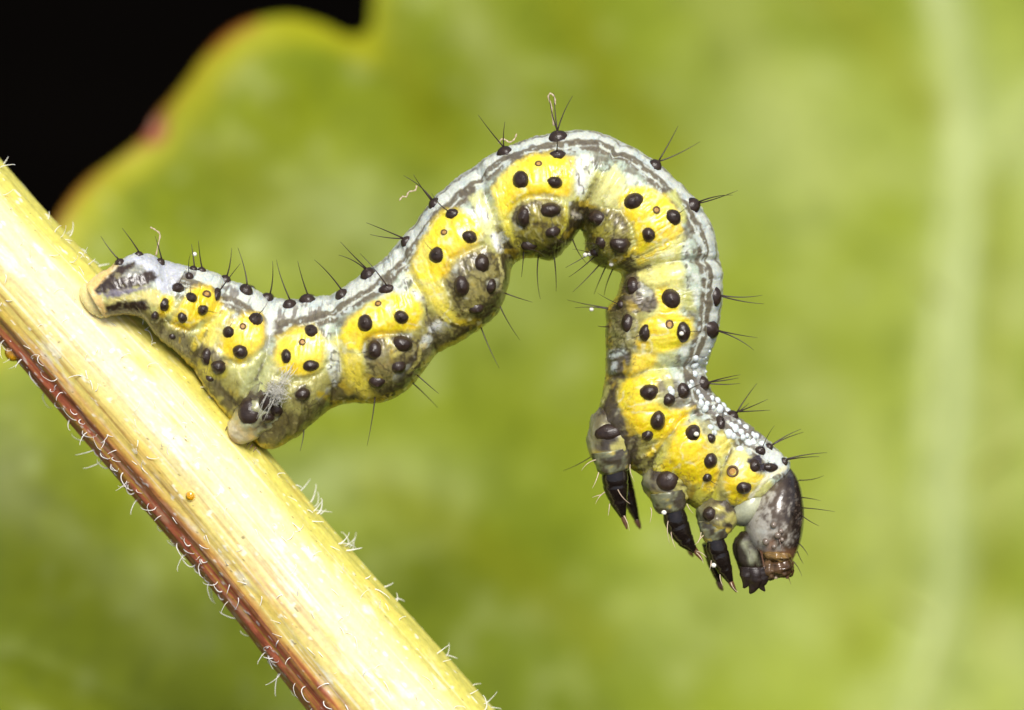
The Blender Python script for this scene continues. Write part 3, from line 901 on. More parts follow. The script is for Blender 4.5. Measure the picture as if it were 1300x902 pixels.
    # shade around the spots on the side lobes, painted as grey-brown haloes
    for (x, y, rx, ry) in [(474, 445, 10, 11), (512, 438, 12, 9.5), (507, 468, 8.5, 8), (613, 334, 10, 11), (584, 365, 9.5, 12), (625, 366, 7.5, 8.5), (663, 277, 9.5, 12), (699, 268, 12, 9), (700, 296, 8, 7), (756, 278, 11, 9), (787, 313, 11, 10), (800, 364, 8, 10), (794, 409, 8, 11), (260, 454, 7, 10), (278, 468, 8, 8), (383, 503, 9, 8)]:
        ax, ay = rx + 4, ry + 5
        paint([(x + ax * math.cos(t) - 1, y - 3 + ay * math.sin(t)) for t in np.linspace(0, 6.28, 12, endpoint=False)], (92, 80, 54), 5, 0.8, 0.3)
    stroke([(478, 462), (486, 466), (496, 460)], 3, (150, 128, 66), 2, 0.7, 0.4)
    stroke([(680, 286), (690, 284)], 4, (106, 92, 52), 3, 0.7, 0.3)


HGT = np.zeros((CHN, CWN))


def heights():
    for (x, y, rx, ry, tn, amp) in LOBES:
        sl = window([(x - rx, y - ry), (x + rx, y + ry)], 30)
        a = math.radians(tn)
        dx, dy = gx[sl] - x, -(gy[sl] - y)
        u = (dx * math.cos(a) + dy * math.sin(a)) / rx
        v = (-dx * math.sin(a) + dy * math.cos(a)) / ry
        rr = np.sqrt(u * u + v * v) + 0.035 * WARP[sl]
        q = 1 - sstep(0.25, 1.35, rr)
        HGT[sl] = np.maximum(HGT[sl], 1.25 * amp * q)
    for ln in FOLDS:
        sl = window(ln, 40)
        d = line_d(ln, gx[sl], gy[sl]) + 0.5 * WARP[sl]
        HGT[sl] -= 7.5 * np.exp(-(d / 5.0) ** 2) + 3 * np.exp(-(d / 14.0) ** 2)
    for ln in CREASES:
        sl = window(ln, 30)
        d = line_d(ln, gx[sl], gy[sl]) + 1.0 * WARP[sl]
        HGT[sl] -= 3.6 * np.exp(-(d / 3.4) ** 2)


def sample(arr, px, py):
    x = np.clip((px - CX0) * CS, 0, CWN - 1.001)
    y = np.clip((py - CY0) * CS, 0, CHN - 1.001)
    xi, yi = x.astype(int), y.astype(int)
    fx, fy = x - xi, y - yi
    if arr.ndim == 3:
        fx, fy = fx[..., None], fy[..., None]
    return (arr[yi, xi] * (1 - fx) + arr[yi, xi + 1] * fx) * (1 - fy) + (arr[yi + 1, xi] * (1 - fx) + arr[yi + 1, xi + 1] * fx) * fy


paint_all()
heights()
CAT_O = W(310, 552, 0.0)
CAT = root_empty('caterpillar', CAT_O, 'arched yellow, white and grey caterpillar with black bristly spots reaching out from the stem', 'caterpillar')


def build_body():
    D, Vv, w, yo, arc = body_rings()
    N, M = len(D), 280
    c = (D + Vv) / 2
    hv = (D - Vv) / 2
    h = np.linalg.norm(hv, axis=1) * S
    u = np.stack([hv[:, 0] * S / h, np.zeros(N), -hv[:, 1] * S / h], -1)
    kk = (DIST + yo) / DIST
    h = h * kk
    C = np.stack([(c[:, 0] - 650) * S * kk, yo, (451 - c[:, 1]) * S * kk], -1)
    th = np.linspace(0, 2 * math.pi, M, endpoint=False)
    ct, st = np.cos(th), np.sin(th)
    f = (1 - ct) / 2
    yh = np.array((0, -1.0, 0))
    P = C[:, None] + (h[:, None] * ct)[..., None] * u[:, None] + (w[:, None] * (np.sign(st) * np.abs(st) ** 0.92))[..., None] * yh
    nrm = (w[:, None] * ct)[..., None] * u[:, None] + (h[:, None] * st)[..., None] * yh
    nrm /= np.linalg.norm(nrm, axis=-1)[..., None]
    k = DIST / (DIST + yo[:, None] - np.abs(P[..., 1] - yo[:, None]))
    px, py = 650 + P[..., 0] * k / S, 451 - P[..., 2] * k / S
    hg = sample(HGT, px, py)
    wgt = np.clip(np.abs(st) ** 0.6, 0.12, 1)[None]
    # ring wrinkles and fine relief
    Ag = np.broadcast_to(arc[:, None], px.shape)
    Fg = np.broadcast_to(f[None], px.shape)
    wr = fbm(Ag * 0.085, Fg * 3.0, np.abs(P[..., 1]) * 0 + 0.5, 3)
    fine = fbm(P[..., 0] * 11, P[..., 1] * 11, P[..., 2] * 11, 3)
    low = fbm(P[..., 0] * 3.2, P[..., 1] * 3.2 + 9, P[..., 2] * 3.2, 2)
    rid = (1 - np.abs(fbm(Ag * 0.11 + 0.6 * fine, Fg * 2.4, Fg * 0 + 6.1, 2))) ** 7
    rid2 = (1 - np.abs(fbm(px * 0.06, py * 0.06, P[..., 1] * 3 + 8.0, 3))) ** 9
    dpx = hg * wgt + 1.8 * wr + 0.45 * fine + 1.2 * low - 1.1 * rid - 0.45 * rid2
    P = P + nrm * (dpx * S)[..., None]
    # pigment and painted shade
    k = DIST / (DIST + yo[:, None] - np.abs(P[..., 1] - yo[:, None]))
    px, py = 650 + P[..., 0] * k / S, 451 - P[..., 2] * k / S
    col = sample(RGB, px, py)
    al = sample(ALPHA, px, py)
    n1 = fbm(Ag * 0.045, Fg * 14, Ag * 0 + 3.1, 3)
    n2 = fbm(px * 0.16, py * 0.16, P[..., 1] * 2 + 1.0, 3)
    n3 = fbm(px * 0.07 + 9, py * 0.07, P[..., 1] * 1.5 + 1.0, 3)
    g = Fg + 0.022 * n1 + 0.012 * n2
    sh = np.broadcast_to(np.interp(arc, arc[-1] * np.array((0, .22, .36, .5, .7, .78, 1)), (0.05, 0.05, 0.03, 0.0, 0.015, 0.02, 0.05))[:, None], g.shape)
    g2 = g - sh
    white, grey, pale = lin(217, 220, 203), lin(120, 112, 90), lin(198, 206, 168)
    n4 = fbm(Ag * 0.11, Fg * 26, Ag * 0 + 7.7, 3)
    n5 = fbm(Ag * 0.30, Fg * 9, Ag * 0 + 2.2, 2)
    base = np.broadcast_to(white, px.shape + (3,))
    base = mix(base, lin(196, 208, 200), sstep(-0.1, 0.45, n4) * 0.8)
    base = mix(base, lin(150, 147, 134), sstep(0.38, 0.6, n5 + 0.3 * n4) * 0.6)
    hind = np.broadcast_to(sstep(0.36, 0.28, arc / arc[-1])[:, None], g.shape)
    base = mix(base, lin(138, 132, 116), sstep(0.032, 0.02, g) * (1 - 0.75 * hind) * sstep(-0.4, 0.1, n3 + 0.5 * n4))
    base = mix(base, lin(216, 220, 208), sstep(0.012, 0.004, g) * 0.7)
    base = mix(base, lin(118, 108, 94), hind * sstep(0.12, 0.3, n3 + 0.4 * n5) * sstep(0.03, 0.06, g) * 0.8)
    base = mix(base, lin(126, 118, 104), sstep(0.25, 0.5, n3 + 0.5 * n4) * sstep(0.05, 0.075, g2) * 0.85)
    base = mix(base, grey, sstep(0.078, 0.098, g2 + 0.015 * n4))
    base = mix(base, lin(206, 214, 204), sstep(0.12, 0.4, n2 + 0.6 * n4) * sstep(0.105, 0.125, g2) * 0.8)
    base = mix(base, lin(214, 218, 200), sstep(0.014, 0.005, np.abs(g2 - 0.15 - 0.012 * n3)) * sstep(-0.35, -0.1, n3) * 0.85)
    base = mix(base, lin(96, 86, 72), sstep(0.1, 0.4, -n2 - 0.5 * n3) * sstep(0.09, 0.11, g2) * 0.6)
    base = mix(base, lin(186, 198, 176), sstep(0.19, 0.235, g2 + 0.02 * n4))
    base = mix(base, grey, sstep(0.0, 0.25, n3 + 0.4 * n2) * sstep(0.2, 0.24, g2) * sstep(0.38, 0.30, g2) * 0.85)
    base = mix(base, white, sstep(0.05, 0.3, -n3 + 0.4 * n4) * sstep(0.2, 0.24, g2) * sstep(0.38, 0.30, g2) * 0.9)
    base = mix(base, lin(208, 206, 128), sstep(0.34, 0.44, g))
    base = mix(base, lin(140, 130, 84), sstep(0.1, 0.4, n3 + 0.5 * n2) * sstep(0.36, 0.5, g) * 0.6)
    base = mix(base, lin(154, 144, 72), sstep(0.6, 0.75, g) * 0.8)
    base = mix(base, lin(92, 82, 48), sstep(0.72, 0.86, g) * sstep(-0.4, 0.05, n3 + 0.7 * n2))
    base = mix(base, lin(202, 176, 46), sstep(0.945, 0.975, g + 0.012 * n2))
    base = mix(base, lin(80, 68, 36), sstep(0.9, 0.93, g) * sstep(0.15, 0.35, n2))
    # the coloured patches stop at the striped back and at the belly line
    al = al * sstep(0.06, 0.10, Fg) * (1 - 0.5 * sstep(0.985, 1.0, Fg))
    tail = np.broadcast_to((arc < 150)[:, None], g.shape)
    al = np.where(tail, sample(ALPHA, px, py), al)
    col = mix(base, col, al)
    # grey skin between the white warts of the neck
    neck = np.broadcast_to(sstep(0.80, 0.86, arc / arc[-1])[:, None], g.shape) * sstep(0.97, 0.95, np.broadcast_to((arc / arc[-1])[:, None], g.shape))
    col = mix(col, lin(128, 120, 108), neck * sstep(0.17, 0.12, g) * sstep(-0.45, 0.05, n2 + 0.5 * n4))
    # fine pigment marbling on the lower flank
    col = mix(col, lin(88, 78, 44), sstep(0.30, 0.42, 1 - np.abs(2.2 * n3 + 0.7 * n2)) * sstep(0.93, 0.97, 1 - np.abs(n3 + 0.5 * n2)) * sstep(0.62, 0.8, Fg) * 0.6)
    # broken pale lines over the patches, dark ones over the bare skin
    na = fbm(px * 0.05 + 3, py * 0.05, P[..., 1] * 2 + 4.0, 3)
    nb = fbm(px * 0.075 + 8, py * 0.075, P[..., 1] * 2 + 14.0, 3)
    n6 = fbm(px * 0.42, py * 0.42, P[..., 1] * 12, 2)
    bright = sstep(0.25, 0.5, col[..., 0]) * sstep(0.15, 0.3, col[..., 0] - col[..., 2])
    col = mix(col, lin(240, 236, 190), sstep(0.10, 0.02, np.abs(na)) * sstep(-0.1, 0.2, nb) * bright * sstep(0.2, 0.26, Fg) * 0.6)
    col = mix(col, lin(176, 172, 96), sstep(0.1, 0.5, nb) * bright * 0.25)
    bright = bright * np.where(tail, 0.2, 1.0)
    skinm = np.where(tail, 0.0, 1.0) * (1 - bright) * sstep(0.26, 0.34, Fg)
    col = mix(col, lin(70, 60, 40), sstep(0.12, 0.03, np.abs(nb)) * skinm * 0.75)
    col = mix(col, lin(226, 228, 206), sstep(0.28, 0.45, na) * skinm * sstep(0.9, 0.8, Fg) * 0.55)
    col = mix(col, lin(226, 196, 50), sstep(0.3, 0.5, -na) * skinm * sstep(0.5, 0.7, Fg) * 0.5)
    col = col * (1 + 0.10 * n6)[..., None]
    # faint olive stippling
    col = mix(col, lin(140, 130, 60), sstep(0.3, 0.6, n2) * al * 0.28)
    col = mix(col, lin(250, 240, 170), sstep(0.25, 0.6, -n2 + 0.4 * n3) * al * 0.22)
    col = np.clip(col, 0.002, 0.86)
    verts = P.reshape(-1, 3)
    e0, e1 = P[0].mean(0), P[-1].mean(0)
    verts = np.vstack([verts, e0, e1])
    cols = np.vstack([col.reshape(-1, 3), col[0].mean(0), col[-1].mean(0)])
    F = grid_faces(N, M)
    j = np.arange(M)
    a = len(verts) - 2
    caps = np.vstack([np.stack([np.full(M, a), (j + 1) % M, j, j], -1), np.stack([np.full(M, a + 1), (N - 1) * M + j, (N - 1) * M + (j + 1) % M, (N - 1) * M + (j + 1) % M], -1)])
    ob = mesh_obj('body', verts, F, M_BODY, CAT, CAT_O, cols)
    # end caps as small extra fans kept in the same mesh
    import bmesh
    bm = bmesh.new()
    bm.from_mesh(ob.data)
    bm.verts.ensure_lookup_table()
    for q in caps:
        try:
            bm.faces.new([bm.verts[int(i)] for i in dict.fromkeys(q.tolist())]).smooth = True
        except ValueError:
            pass
    bmesh.ops.recalc_face_normals(bm, faces=bm.faces)
    bm.to_mesh(ob.data)
    bm.free()
    # geometric normals of the near side for placing spots
    dA = np.gradient(P, axis=0)
    dT = np.roll(P, -1, 1) - np.roll(P, 1, 1)
    nn = np.cross(dA, dT)
    nn /= np.linalg.norm(nn, axis=-1)[..., None] + 1e-12
    flip = np.sign((nn * nrm).sum(-1))[..., None]
    nn = nn * flip
    nn = nn + 1.2 * nrm
    nn /= np.linalg.norm(nn, axis=-1)[..., None]
    return P, nn, px, py, Fg, np.broadcast_to(yo[:, None], px.shape)


BP, BN, BPX, BPY, BF, BY0 = build_body()
_near = (BP[..., 1] < BY0 + 0.02) & (BN[..., 1] < 0.15)
_np, _nn, _nx, _ny, _nf = BP[_near], BN[_near], BPX[_near], BPY[_near], BF[_near]


def on_body(x, y):
    d = np.hypot(_nx - x, _ny - y)
    m = d.min()
    cand = np.where(d < m + 1.2)[0]
    i = cand[np.argmin(_np[cand, 1])]      # nearest to the camera
    return _np[i].copy(), _nn[i].copy(), _nf[i]


# ------------------------------------------------------------------ spots, spiracles, bristles
TUB = [(226, 364, 7, 7), (240, 349, 5, 5), (210, 387, 7, 8), (242, 376, 7, 6.5), (230, 404, 6, 7), (259, 395, 6, 6.5), (277, 372, 5, 9), (197.5, 403, 5, 5.5), (217.5, 429, 4, 4),
       (289, 421, 7, 8), (325, 405.5, 9, 8.5), (303, 446, 9, 8.5), (260, 454, 7, 10), (278.5, 468, 8.5, 8.5), (362, 452, 7, 8.5), (393, 465.4, 9.5, 7.5), (396, 419, 8.5, 8.5),
       (383, 503, 9.5, 7.5), (265, 482, 5, 4), (462.5, 409, 10, 10), (509.6, 402.4, 9, 8), (492, 365.5, 10, 6.5), (474, 445, 10, 11), (512, 438, 12, 9.5), (507, 468, 8.5, 8), (479, 487, 9, 8),
       (554, 324, 10, 10), (594.5, 301, 9, 8), (573, 271, 9, 7), (613, 334, 10, 11), (584, 365, 9.5, 12), (625, 366, 7.5, 8.5), (606, 394, 9, 8),
       (661, 227, 10.5, 10.5), (705, 232.5, 9.5, 7.5), (707.5, 196, 10.5, 6.5), (663, 277, 9.5, 12), (699, 268.5, 12, 9), (700, 296, 8.5, 7.5), (671, 314, 8.5, 7),
       (806, 255, 12, 10), (856.5, 275, 9.5, 10), (822, 298, 8.5, 9), (756, 278, 11, 9.5), (787.5, 313, 11.5, 10), (763, 310, 6.5, 8), (753, 321, 5.5, 6),
       (800, 364, 8, 10.5), (853, 380, 11.5, 12.5), (818, 425, 7.5, 10), (869, 421.5, 9.5, 12), (794, 409, 8, 11), (786, 387, 5.5, 6),
       (823.5, 498, 11, 9.5), (869.5, 497, 9, 10), (850, 508.5, 8, 8.5), (834, 535.5, 9.5, 11), (822, 554, 7.5, 7), (879.5, 549.5, 9.5, 10), (904, 558, 6.5, 6), (916, 535, 6, 9),
       (903, 585, 8.5, 10), (897, 608, 6, 6), (944.5, 620.5, 9.5, 8), (960, 590, 7, 9), (979, 593, 10, 6), (966, 571, 7, 6),
       # along the back
       (152, 332, 6, 4), (177, 322, 5, 3), (204, 331, 6, 4), (246, 340, 5, 4), (257, 342, 5, 4), (287, 352, 7, 5), (313.5, 367, 9, 6), (341, 377, 8, 5), (368, 384.5, 8, 6), (392, 379, 9, 6),
       (433.5, 372, 8, 6), (467, 346, 9, 7), (514, 305.5, 7, 7), (550, 258, 7, 8), (640, 191, 9, 7), (708.5, 172.5, 11, 6), (833, 208, 9, 7), (883, 260, 8, 10), (911, 376, 7, 11),
       (906, 420, 7, 11), (895, 488, 9, 8), (932, 526, 7, 7), (978, 566, 5, 5), (997, 585, 4.5, 5)]
SPIR = [(263.5, 372.5, 5, 4.5), (308, 414, 4, 4), (384.4, 433, 4, 4), (478.7, 386, 4, 3.5), (562, 295.7, 4, 3.5), (682.5, 207, 4.2, 3.5), (833.6, 265.4, 4.5, 4.5), (849.6, 410.5, 5, 5.5), (929, 598, 7, 7)]


def frame_at(n):
    e1 = np.array((1.0, 0, 0)) - n * n[0]
    if np.linalg.norm(e1) < 0.3:
        e1 = np.array((0, -1.0, 0)) - n * -n[1]
    e1 /= np.linalg.norm(e1)
    e2 = np.cross(n, e1)
    if e2[2] < 0:
        e2 = -e2
    return e1, e2


def dome(p, n, rx, ry, hgt, r, seg=26, tip=0.16):
    e1, e2 = frame_at(n)
    prof = [(1.18, -0.30), (1.08, -0.02), (1.0, 0.22), (0.9, 0.45), (0.74, 0.68), (0.52, 0.86), (0.30, 0.97), (0.14, 1.0 + tip * 0.6), (0.06, 1.0 + tip)]
    V, F = [], []
    ph = r.uniform(0, 6)
    for (q, z) in prof:
        for k in range(seg):
            t = 2 * math.pi * k / seg
            wob = 1 + 0.05 * math.sin(2 * t + ph) + 0.025 * math.sin(3 * t + 2 * ph)
            dn = 1 + 0.045 * float(vnoise(np.array(3 * math.cos(t) * q + ph * 9), np.array(3 * math.sin(t) * q), np.array(ph)))
            V.append(p + e1 * (rx * q * math.cos(t) * wob * dn) + e2 * (ry * q * math.sin(t) * wob * dn) + n * (z * hgt * dn))
    F = [list(f) for f in grid_faces(len(prof), seg)]
    V.append(p + n * hgt * (1 + tip * 1.1))
    b = (len(prof) - 1) * seg
    for k in range(seg):
        F.append([b + k, b + (k + 1) % seg, len(V) - 1])
    return V, F, p + n * hgt * (1 + tip)


HAIRS = [((152, 329), (128, 300)), ((177, 320), (155, 290)), ((204, 329), (197, 300)), ((246, 338), (243, 310)), ((257, 339), (252, 306)), ((287, 347), (294, 315)), ((277, 370), (305, 335)), ((313, 363), (302, 315)),
         ((341, 374), (346, 332)), ((368, 381), (351, 330)), ((392, 376), (378, 332)), ((433, 369), (399, 330)), ((467, 342), (432, 307)), ((465, 345), (430, 324)), ((490, 362), (457, 322)),
         ((514, 303), (465, 283)), ((513, 306), (470, 298)), ((549, 257), (512, 223)), ((550, 255), (525, 222)), ((572, 268), (548, 246)), ((638, 188), (607, 146)), ((641, 187), (641, 155)),
         ((706, 170), (697, 121)), ((709, 169), (703, 118)), ((712, 170), (727, 122)), ((707, 193), (704, 165)), ((835, 205), (861, 160)), ((838, 210), (889, 180)), ((888, 258), (937, 242)), ((888, 260), (930, 248)),
         ((917, 375), (968, 375)), ((917, 380), (970, 386)), ((911, 421), (962, 429)), ((911, 424), (957, 445)), ((903, 486), (940, 476)), ((903, 489), (938, 480)), ((903, 491), (940, 487)),
         ((936, 521), (961, 487)), ((937, 523), (975, 507)), ((938, 526), (978, 521)), ((934, 522), (951, 512)), ((981, 563), (1017, 545)), ((981, 565), (1020, 549)), ((998, 582), (1050, 575)), ((999, 585), (1040, 580))]
BELLY = [((613, 418), (634, 468)), ((646, 374), (676, 384)), ((638, 390), (660, 432)), ((530, 478), (557, 500)), ((524, 488), (556, 518)), ((476, 506), (466, 566)), ((388, 548), (381, 573)),
         ((684, 328), (686, 380)), ((705, 328), (706, 370)), ((666, 320), (662, 352)), ((732, 306), (746, 336)), ((752, 322), (718, 340)), ((753, 326), (722, 352)), ((759, 338), (727, 371)), ((768, 342), (754, 374)),
         ((777, 346), (767, 376)), ((771, 390), (720, 381)), ((771, 392), (730, 391)), ((771, 414), (759, 414)), ((752, 582), (715, 598))]


def bristle_mesh(a, b, r, bend=0.06, rad=0.011):
    a, b = np.asarray(a), np.asarray(b)
    L = np.linalg.norm(b - a)
    o = np.array((r.uniform(-1, 1), r.uniform(-1, 1), r.uniform(-1, 1))) * bend * L
    t = np.linspace(0, 1, 8)[:, None]
    pts = a * (1 - t) + b * t + o * (4 * t * (1 - t))
    return tube(pts, np.linspace(rad, rad * 0.22, 8), 5)


def build_spots():
    r = random.Random(3)
    tubs = []
    for (x, y, rx, ry) in TUB:
        p, n, f = on_body(x, y)
        a, b = rx * S * 0.93, ry * S * 0.93
        if abs(n[1]) < 0.55:
            a = b = max(rx, ry) * S
        else:
            a, b = a / max(0.7, abs(n[1]) ** 0.3), b / max(0.7, abs(n[1]) ** 0.3)
        v, fc, tip = dome(p - n * 0.006, n, a, b, 0.62 * min(a, b) + 0.012, r)
        ob = mesh_obj('tubercle', v, fc, M_TUB, CAT, CAT_O)
        tubs.append((x, y, ob, tip, n, f))
        # its fellow on the far side of the back
        if f < 0.09 and y < 560 and x > 300:
            mir = np.array((1, -1, 1))
            q, m = p * mir, n * mir
            v, fc, tp = dome(q - m * 0.006, m, a, b, 0.62 * min(a, b) + 0.012, r)
            o2 = mesh_obj('tubercle', v, fc, M_TUB, CAT, CAT_O)
    used = set()
    for (b, t) in HAIRS:
        i = min(range(len(tubs)), key=lambda i: math.hypot(tubs[i][0] - b[0], tubs[i][1] - b[1]))
        x, y, ob, tip, n, f = tubs[i]
        used.add(i)
        end = W(t[0], t[1], tip[1] + r.uniform(-0.25, 0.15))
        st = tip - n * 0.015 + np.array((r.uniform(-1, 1), r.uniform(-1, 1), r.uniform(-1, 1))) * 0.012
        v, fc = bristle_mesh(st, end, r)
        mesh_obj('bristle', v, fc, M_BRISTLE, ob, CAT_O)
    for (b, t) in BELLY:
        p, n, f = on_body(*b)
        end = W(t[0], t[1], p[1] + r.uniform(-0.2, 0.2))
        v, fc = bristle_mesh(p - n * 0.02, end, r, rad=0.010)
        mesh_obj('bristle', v, fc, M_BRISTLE, CAT, CAT_O)
    for i, (x, y, ob, tip, n, f) in enumerate(tubs):
        if i in used or r.random() < 0.35:
            continue
        d = n + np.array((r.uniform(-0.7, 0.7), r.uniform(-0.2, 0.3), r.uniform(-0.3, 0.8)))
        d /= np.linalg.norm(d)
        v, fc = bristle_mesh(tip - n * 0.015, tip + d * r.uniform(0.22, 0.38), r, rad=0.007)
        mesh_obj('bristle', v, fc, M_BRISTLE, ob, CAT_O)
    for (x, y, rx, ry) in SPIR:
        p, n, f = on_body(x, y)
        e1, e2 = frame_at(n)
        V, seg = [], 20
        prof = [(1.15, -0.02), (1.05, 0.012), (0.9, 0.016), (0.72, 0.010), (0.6, 0.0)]
        for (q, z) in prof:
            for k in range(seg):
                t = 2 * math.pi * k / seg
                V.append(p + e1 * rx * S * q * math.cos(t) + e2 * ry * S * q * math.sin(t) + n * z)
        ob = mesh_obj('spiracle', V, [list(q) for q in grid_faces(len(prof), seg)], M_SPIR, CAT, CAT_O)
        V = []
        for (q, z) in [(0.62, 0.004), (0.4, 0.007), (0.2, 0.004)]:
            for k in range(seg):
                t = 2 * math.pi * k / seg
                V.append(p + e1 * rx * S * q * math.cos(t) + e2 * ry * S * q * math.sin(t) + n * z)
        V.append(p + n * 0.002)
        mesh_obj('spiracle_opening', V, [list(q) for q in grid_faces(3, seg)] + [[2 * seg + k, 2 * seg + (k + 1) % seg, 3 * seg] for k in range(seg)], M_SPIRC, ob, CAT_O)


build_spots()


def build_granules():
    """Bead-like white warts over the neck and along the back."""
    r = random.Random(9)
    crop = [(780, 230), (815, 272), (850, 292), (886, 300), (912, 322), (940, 378), (965, 398), (992, 368), (1000, 422), (1022, 390), (1032, 440), (1062, 432), (1060, 472), (1010, 452), (985, 512), (830, 392), (850, 422),
            (728, 150), (748, 104), (745, 62), (752, 20), (1105, 480), (955, 442), (870, 252), (842, 240), (905, 268), (925, 300), (780, 262), (800, 300), (866, 330), (1085, 445), (720, 178), (765, 205), (620, 205), (612, 188), (1040, 482), (935, 430)]
    spots = [(710 + x / 4.297, 450 + y / 4.297, r.uniform(3.6, 6.2)) for x, y in crop]
    spots += [(897, 455, 2.6), (898, 462, 2.4), (899, 470, 2.4), (902, 447, 2.6)]
    for (x, y, q) in spots:
        p, n, f = on_body(x, y)
        v, fc, d = blob(p - n * q * S * 0.45, (q * S * r.uniform(0.9, 1.25), q * S, q * S * r.uniform(0.85, 1.1)), r.uniform(0, 3), 14, 9, 0.08, 2)
        mesh_obj('white_granule', v, fc, M_GRAN, CAT, CAT_O)


build_granules()


# ------------------------------------------------------------------ head
def build_head():
    ribs = [((992, 600), (1004, 595)), ((972, 613), (1011, 605)), ((955, 632), (1017, 622)), ((946, 652), (1020, 642)), ((944, 670), (1020, 662)), ((948, 686), (1017, 684)), ((956, 699), (1011, 702)),
            ((966, 707), (1004, 714)), ((976, 712), (998, 718))]
    wid = [.12, .34, .46, .52, .52, .47, .38, .28, .12]
    L = catmull([a for a, b in ribs], 16)
    Rr = catmull([b for a, b in ribs], 16)
    w = catmull(np.array(wid)[:, None], 16)[:, 0]
    N, M = len(L), 130
    c, hv = (L + Rr) / 2, (Rr - L) / 2
    h = np.linalg.norm(hv, axis=1) * S
    u = np.stack([hv[:, 0] * S / h, np.zeros(N), -hv[:, 1] * S / h], -1)
    C = np.stack([(c[:, 0] - 650) * S, np.full(N, -0.02), (451 - c[:, 1]) * S], -1)
    th = np.linspace(0, 2 * math.pi, M, endpoint=False)
    P = C[:, None] + (h[:, None] * np.cos(th))[..., None] * u[:, None] + (w[:, None] * np.sin(th))[..., None] * np.array((0, -1.0, 0))
    nz = fbm(P[..., 0] * 6, P[..., 1] * 6, P[..., 2] * 6, 3)
    d = P - C[:, None]
    P = P + d * (0.018 * nz)[..., None]
    px, py = 650 + P[..., 0] / S, 451 - P[..., 2] / S
    n2 = fbm(px * 0.075, py * 0.075, P[..., 1] * 3, 3)
    n3 = fbm(px * 0.3, py * 0.3, P[..., 1] * 8 + 3, 3)
    g = np.broadcast_to(lin(180, 174, 160), px.shape + (3,))
    col = mix(g, lin(92, 79, 65), sstep(-0.35, 0.35, n2 + 0.6 * n3 + 0.020 * (px - 980)))
    col = mix(col, lin(196, 196, 186), sstep(0.1, 0.4, -n2) * sstep(985, 965, px) * 0.8)
    edge = (px - 996) + 14 * n2 + 8 * n3 - 0.10 * np.abs(py - 645)
    col = mix(col, lin(46, 37, 31), sstep(-10, 8, edge))
    col = mix(col, lin(120, 104, 88), sstep(0.25, 0.5, n3 - 0.3 * n2) * sstep(0, 14, edge) * 0.6)
    col = mix(col, lin(48, 40, 36), sstep(618, 604, py + 4 * n2) * 0.9)
    col = mix(col, lin(140, 100, 66), sstep(690, 702, py + 4 * n2) * 0.85)
    col = mix(col, lin(150, 112, 86), sstep(10, 4, np.hypot(px - 974, py - 690)) * 0.7)
    verts = P.reshape(-1, 3)
    verts = np.vstack([verts, P[0].mean(0), P[-1].mean(0)])
    col = np.vstack([col.reshape(-1, 3), col[0].mean(0), col[-1].mean(0)])
    F = [list(q) for q in grid_faces(N, M)]
    a = len(verts) - 2
    F += [[a, (k + 1) % M, k] for k in range(M)] + [[a + 1, (N - 1) * M + k, (N - 1) * M + (k + 1) % M] for k in range(M)]
    head = mesh_obj('head', verts, F, M_HEAD, CAT, CAT_O, col)
    P2 = P.reshape(-1, 3)
    front = P2[P2[:, 1] < 0]
    k = DIST / (DIST + front[:, 1])
    fx, fy = 650 + front[:, 0] * k / S, 451 - front[:, 2] * k / S

    def on_head(x, y):
        i = np.argmin(np.hypot(fx - x, fy - y))
        return front[i], None
    # neck membrane: pale collar
    v, f, dd = blob(W(950, 642, -0.12), (0.20, 0.30, 0.30), math.radians(-38), 28, 16, 0.03)
    mesh_obj('neck_collar', v, f, M_HEAD, CAT, CAT_O, np.tile(lin(186, 188, 156), (len(v), 1)) * (0.85 + 0.6 * fbm(v[:, 0] * 7, v[:, 1] * 7, v[:, 2] * 7))[:, None])
    for (x, y, q) in [(982.5, 667, 4.2), (991, 674, 3.6), (987, 680, 4.4), (972, 688, 4.8), (983.5, 694, 3.2), (993, 685, 3.0)]:
        p, _ = on_head(x, y)
        v, f, dd = blob(p + np.array((0, -0.005, 0)), (q * S, q * S, q * S), 0, 16, 10)
        mesh_obj('eye', v, f, M_EYE, head, CAT_O)
    # cheek lobe under the head, dark with a pale stripe
    c0 = W(952, 702, -0.08)
    v, f, dd = blob(c0, (0.20, 0.20, 0.28), math.radians(10), 56, 34, 0.20, 2.2, 0.85)
    px, py = 650 + v[:, 0] / S, 451 - v[:, 2] / S
    cc = np.tile(lin(50, 42, 30), (len(v), 1))
    cc = mix(cc, lin(134, 136, 108), (0.45 + 0.55 * np.clip(2.2 * fbm(px * .14, py * .14, px * 0 + 3), -1, 1)) * sstep(11, 3, np.abs(px - (946 + 0.38 * (py - 690))) + 3 * fbm(px * .1, py * .1, px * 0)) * sstep(682, 688, py) * sstep(722, 714, py))
    cc = mix(cc, lin(150, 128, 90), sstep(718, 724, py))
    mesh_obj('cheek', v, f, M_CHEEK, head, CAT_O, cc)
    # mouth: clypeus, upper lip, jaws
    for nm, (x, y, yy), rad, rot, cl in [('clypeus', (986, 706, -0.25), (0.19, 0.20, 0.085), -6, (128, 100, 54)), ('upper_lip', (990, 721, -0.24), (0.16, 0.19, 0.13), 8, (84, 62, 40)),
                                         ('jaw', (976, 723, -0.26), (0.11, 0.16, 0.14), -6, (92, 70, 46)), ('jaw', (1000, 719, -0.12), (0.08, 0.15, 0.14), 6, (88, 58, 38))]:
        v, f, dd = blob(W(x, y, yy), rad, math.radians(rot), 48, 30, 0.22, 3.2)
        cc = np.tile(lin(*cl), (len(v), 1)) * (1 + 0.9 * fbm(v[:, 0] * 14, v[:, 1] * 14, v[:, 2] * 14))[:, None]
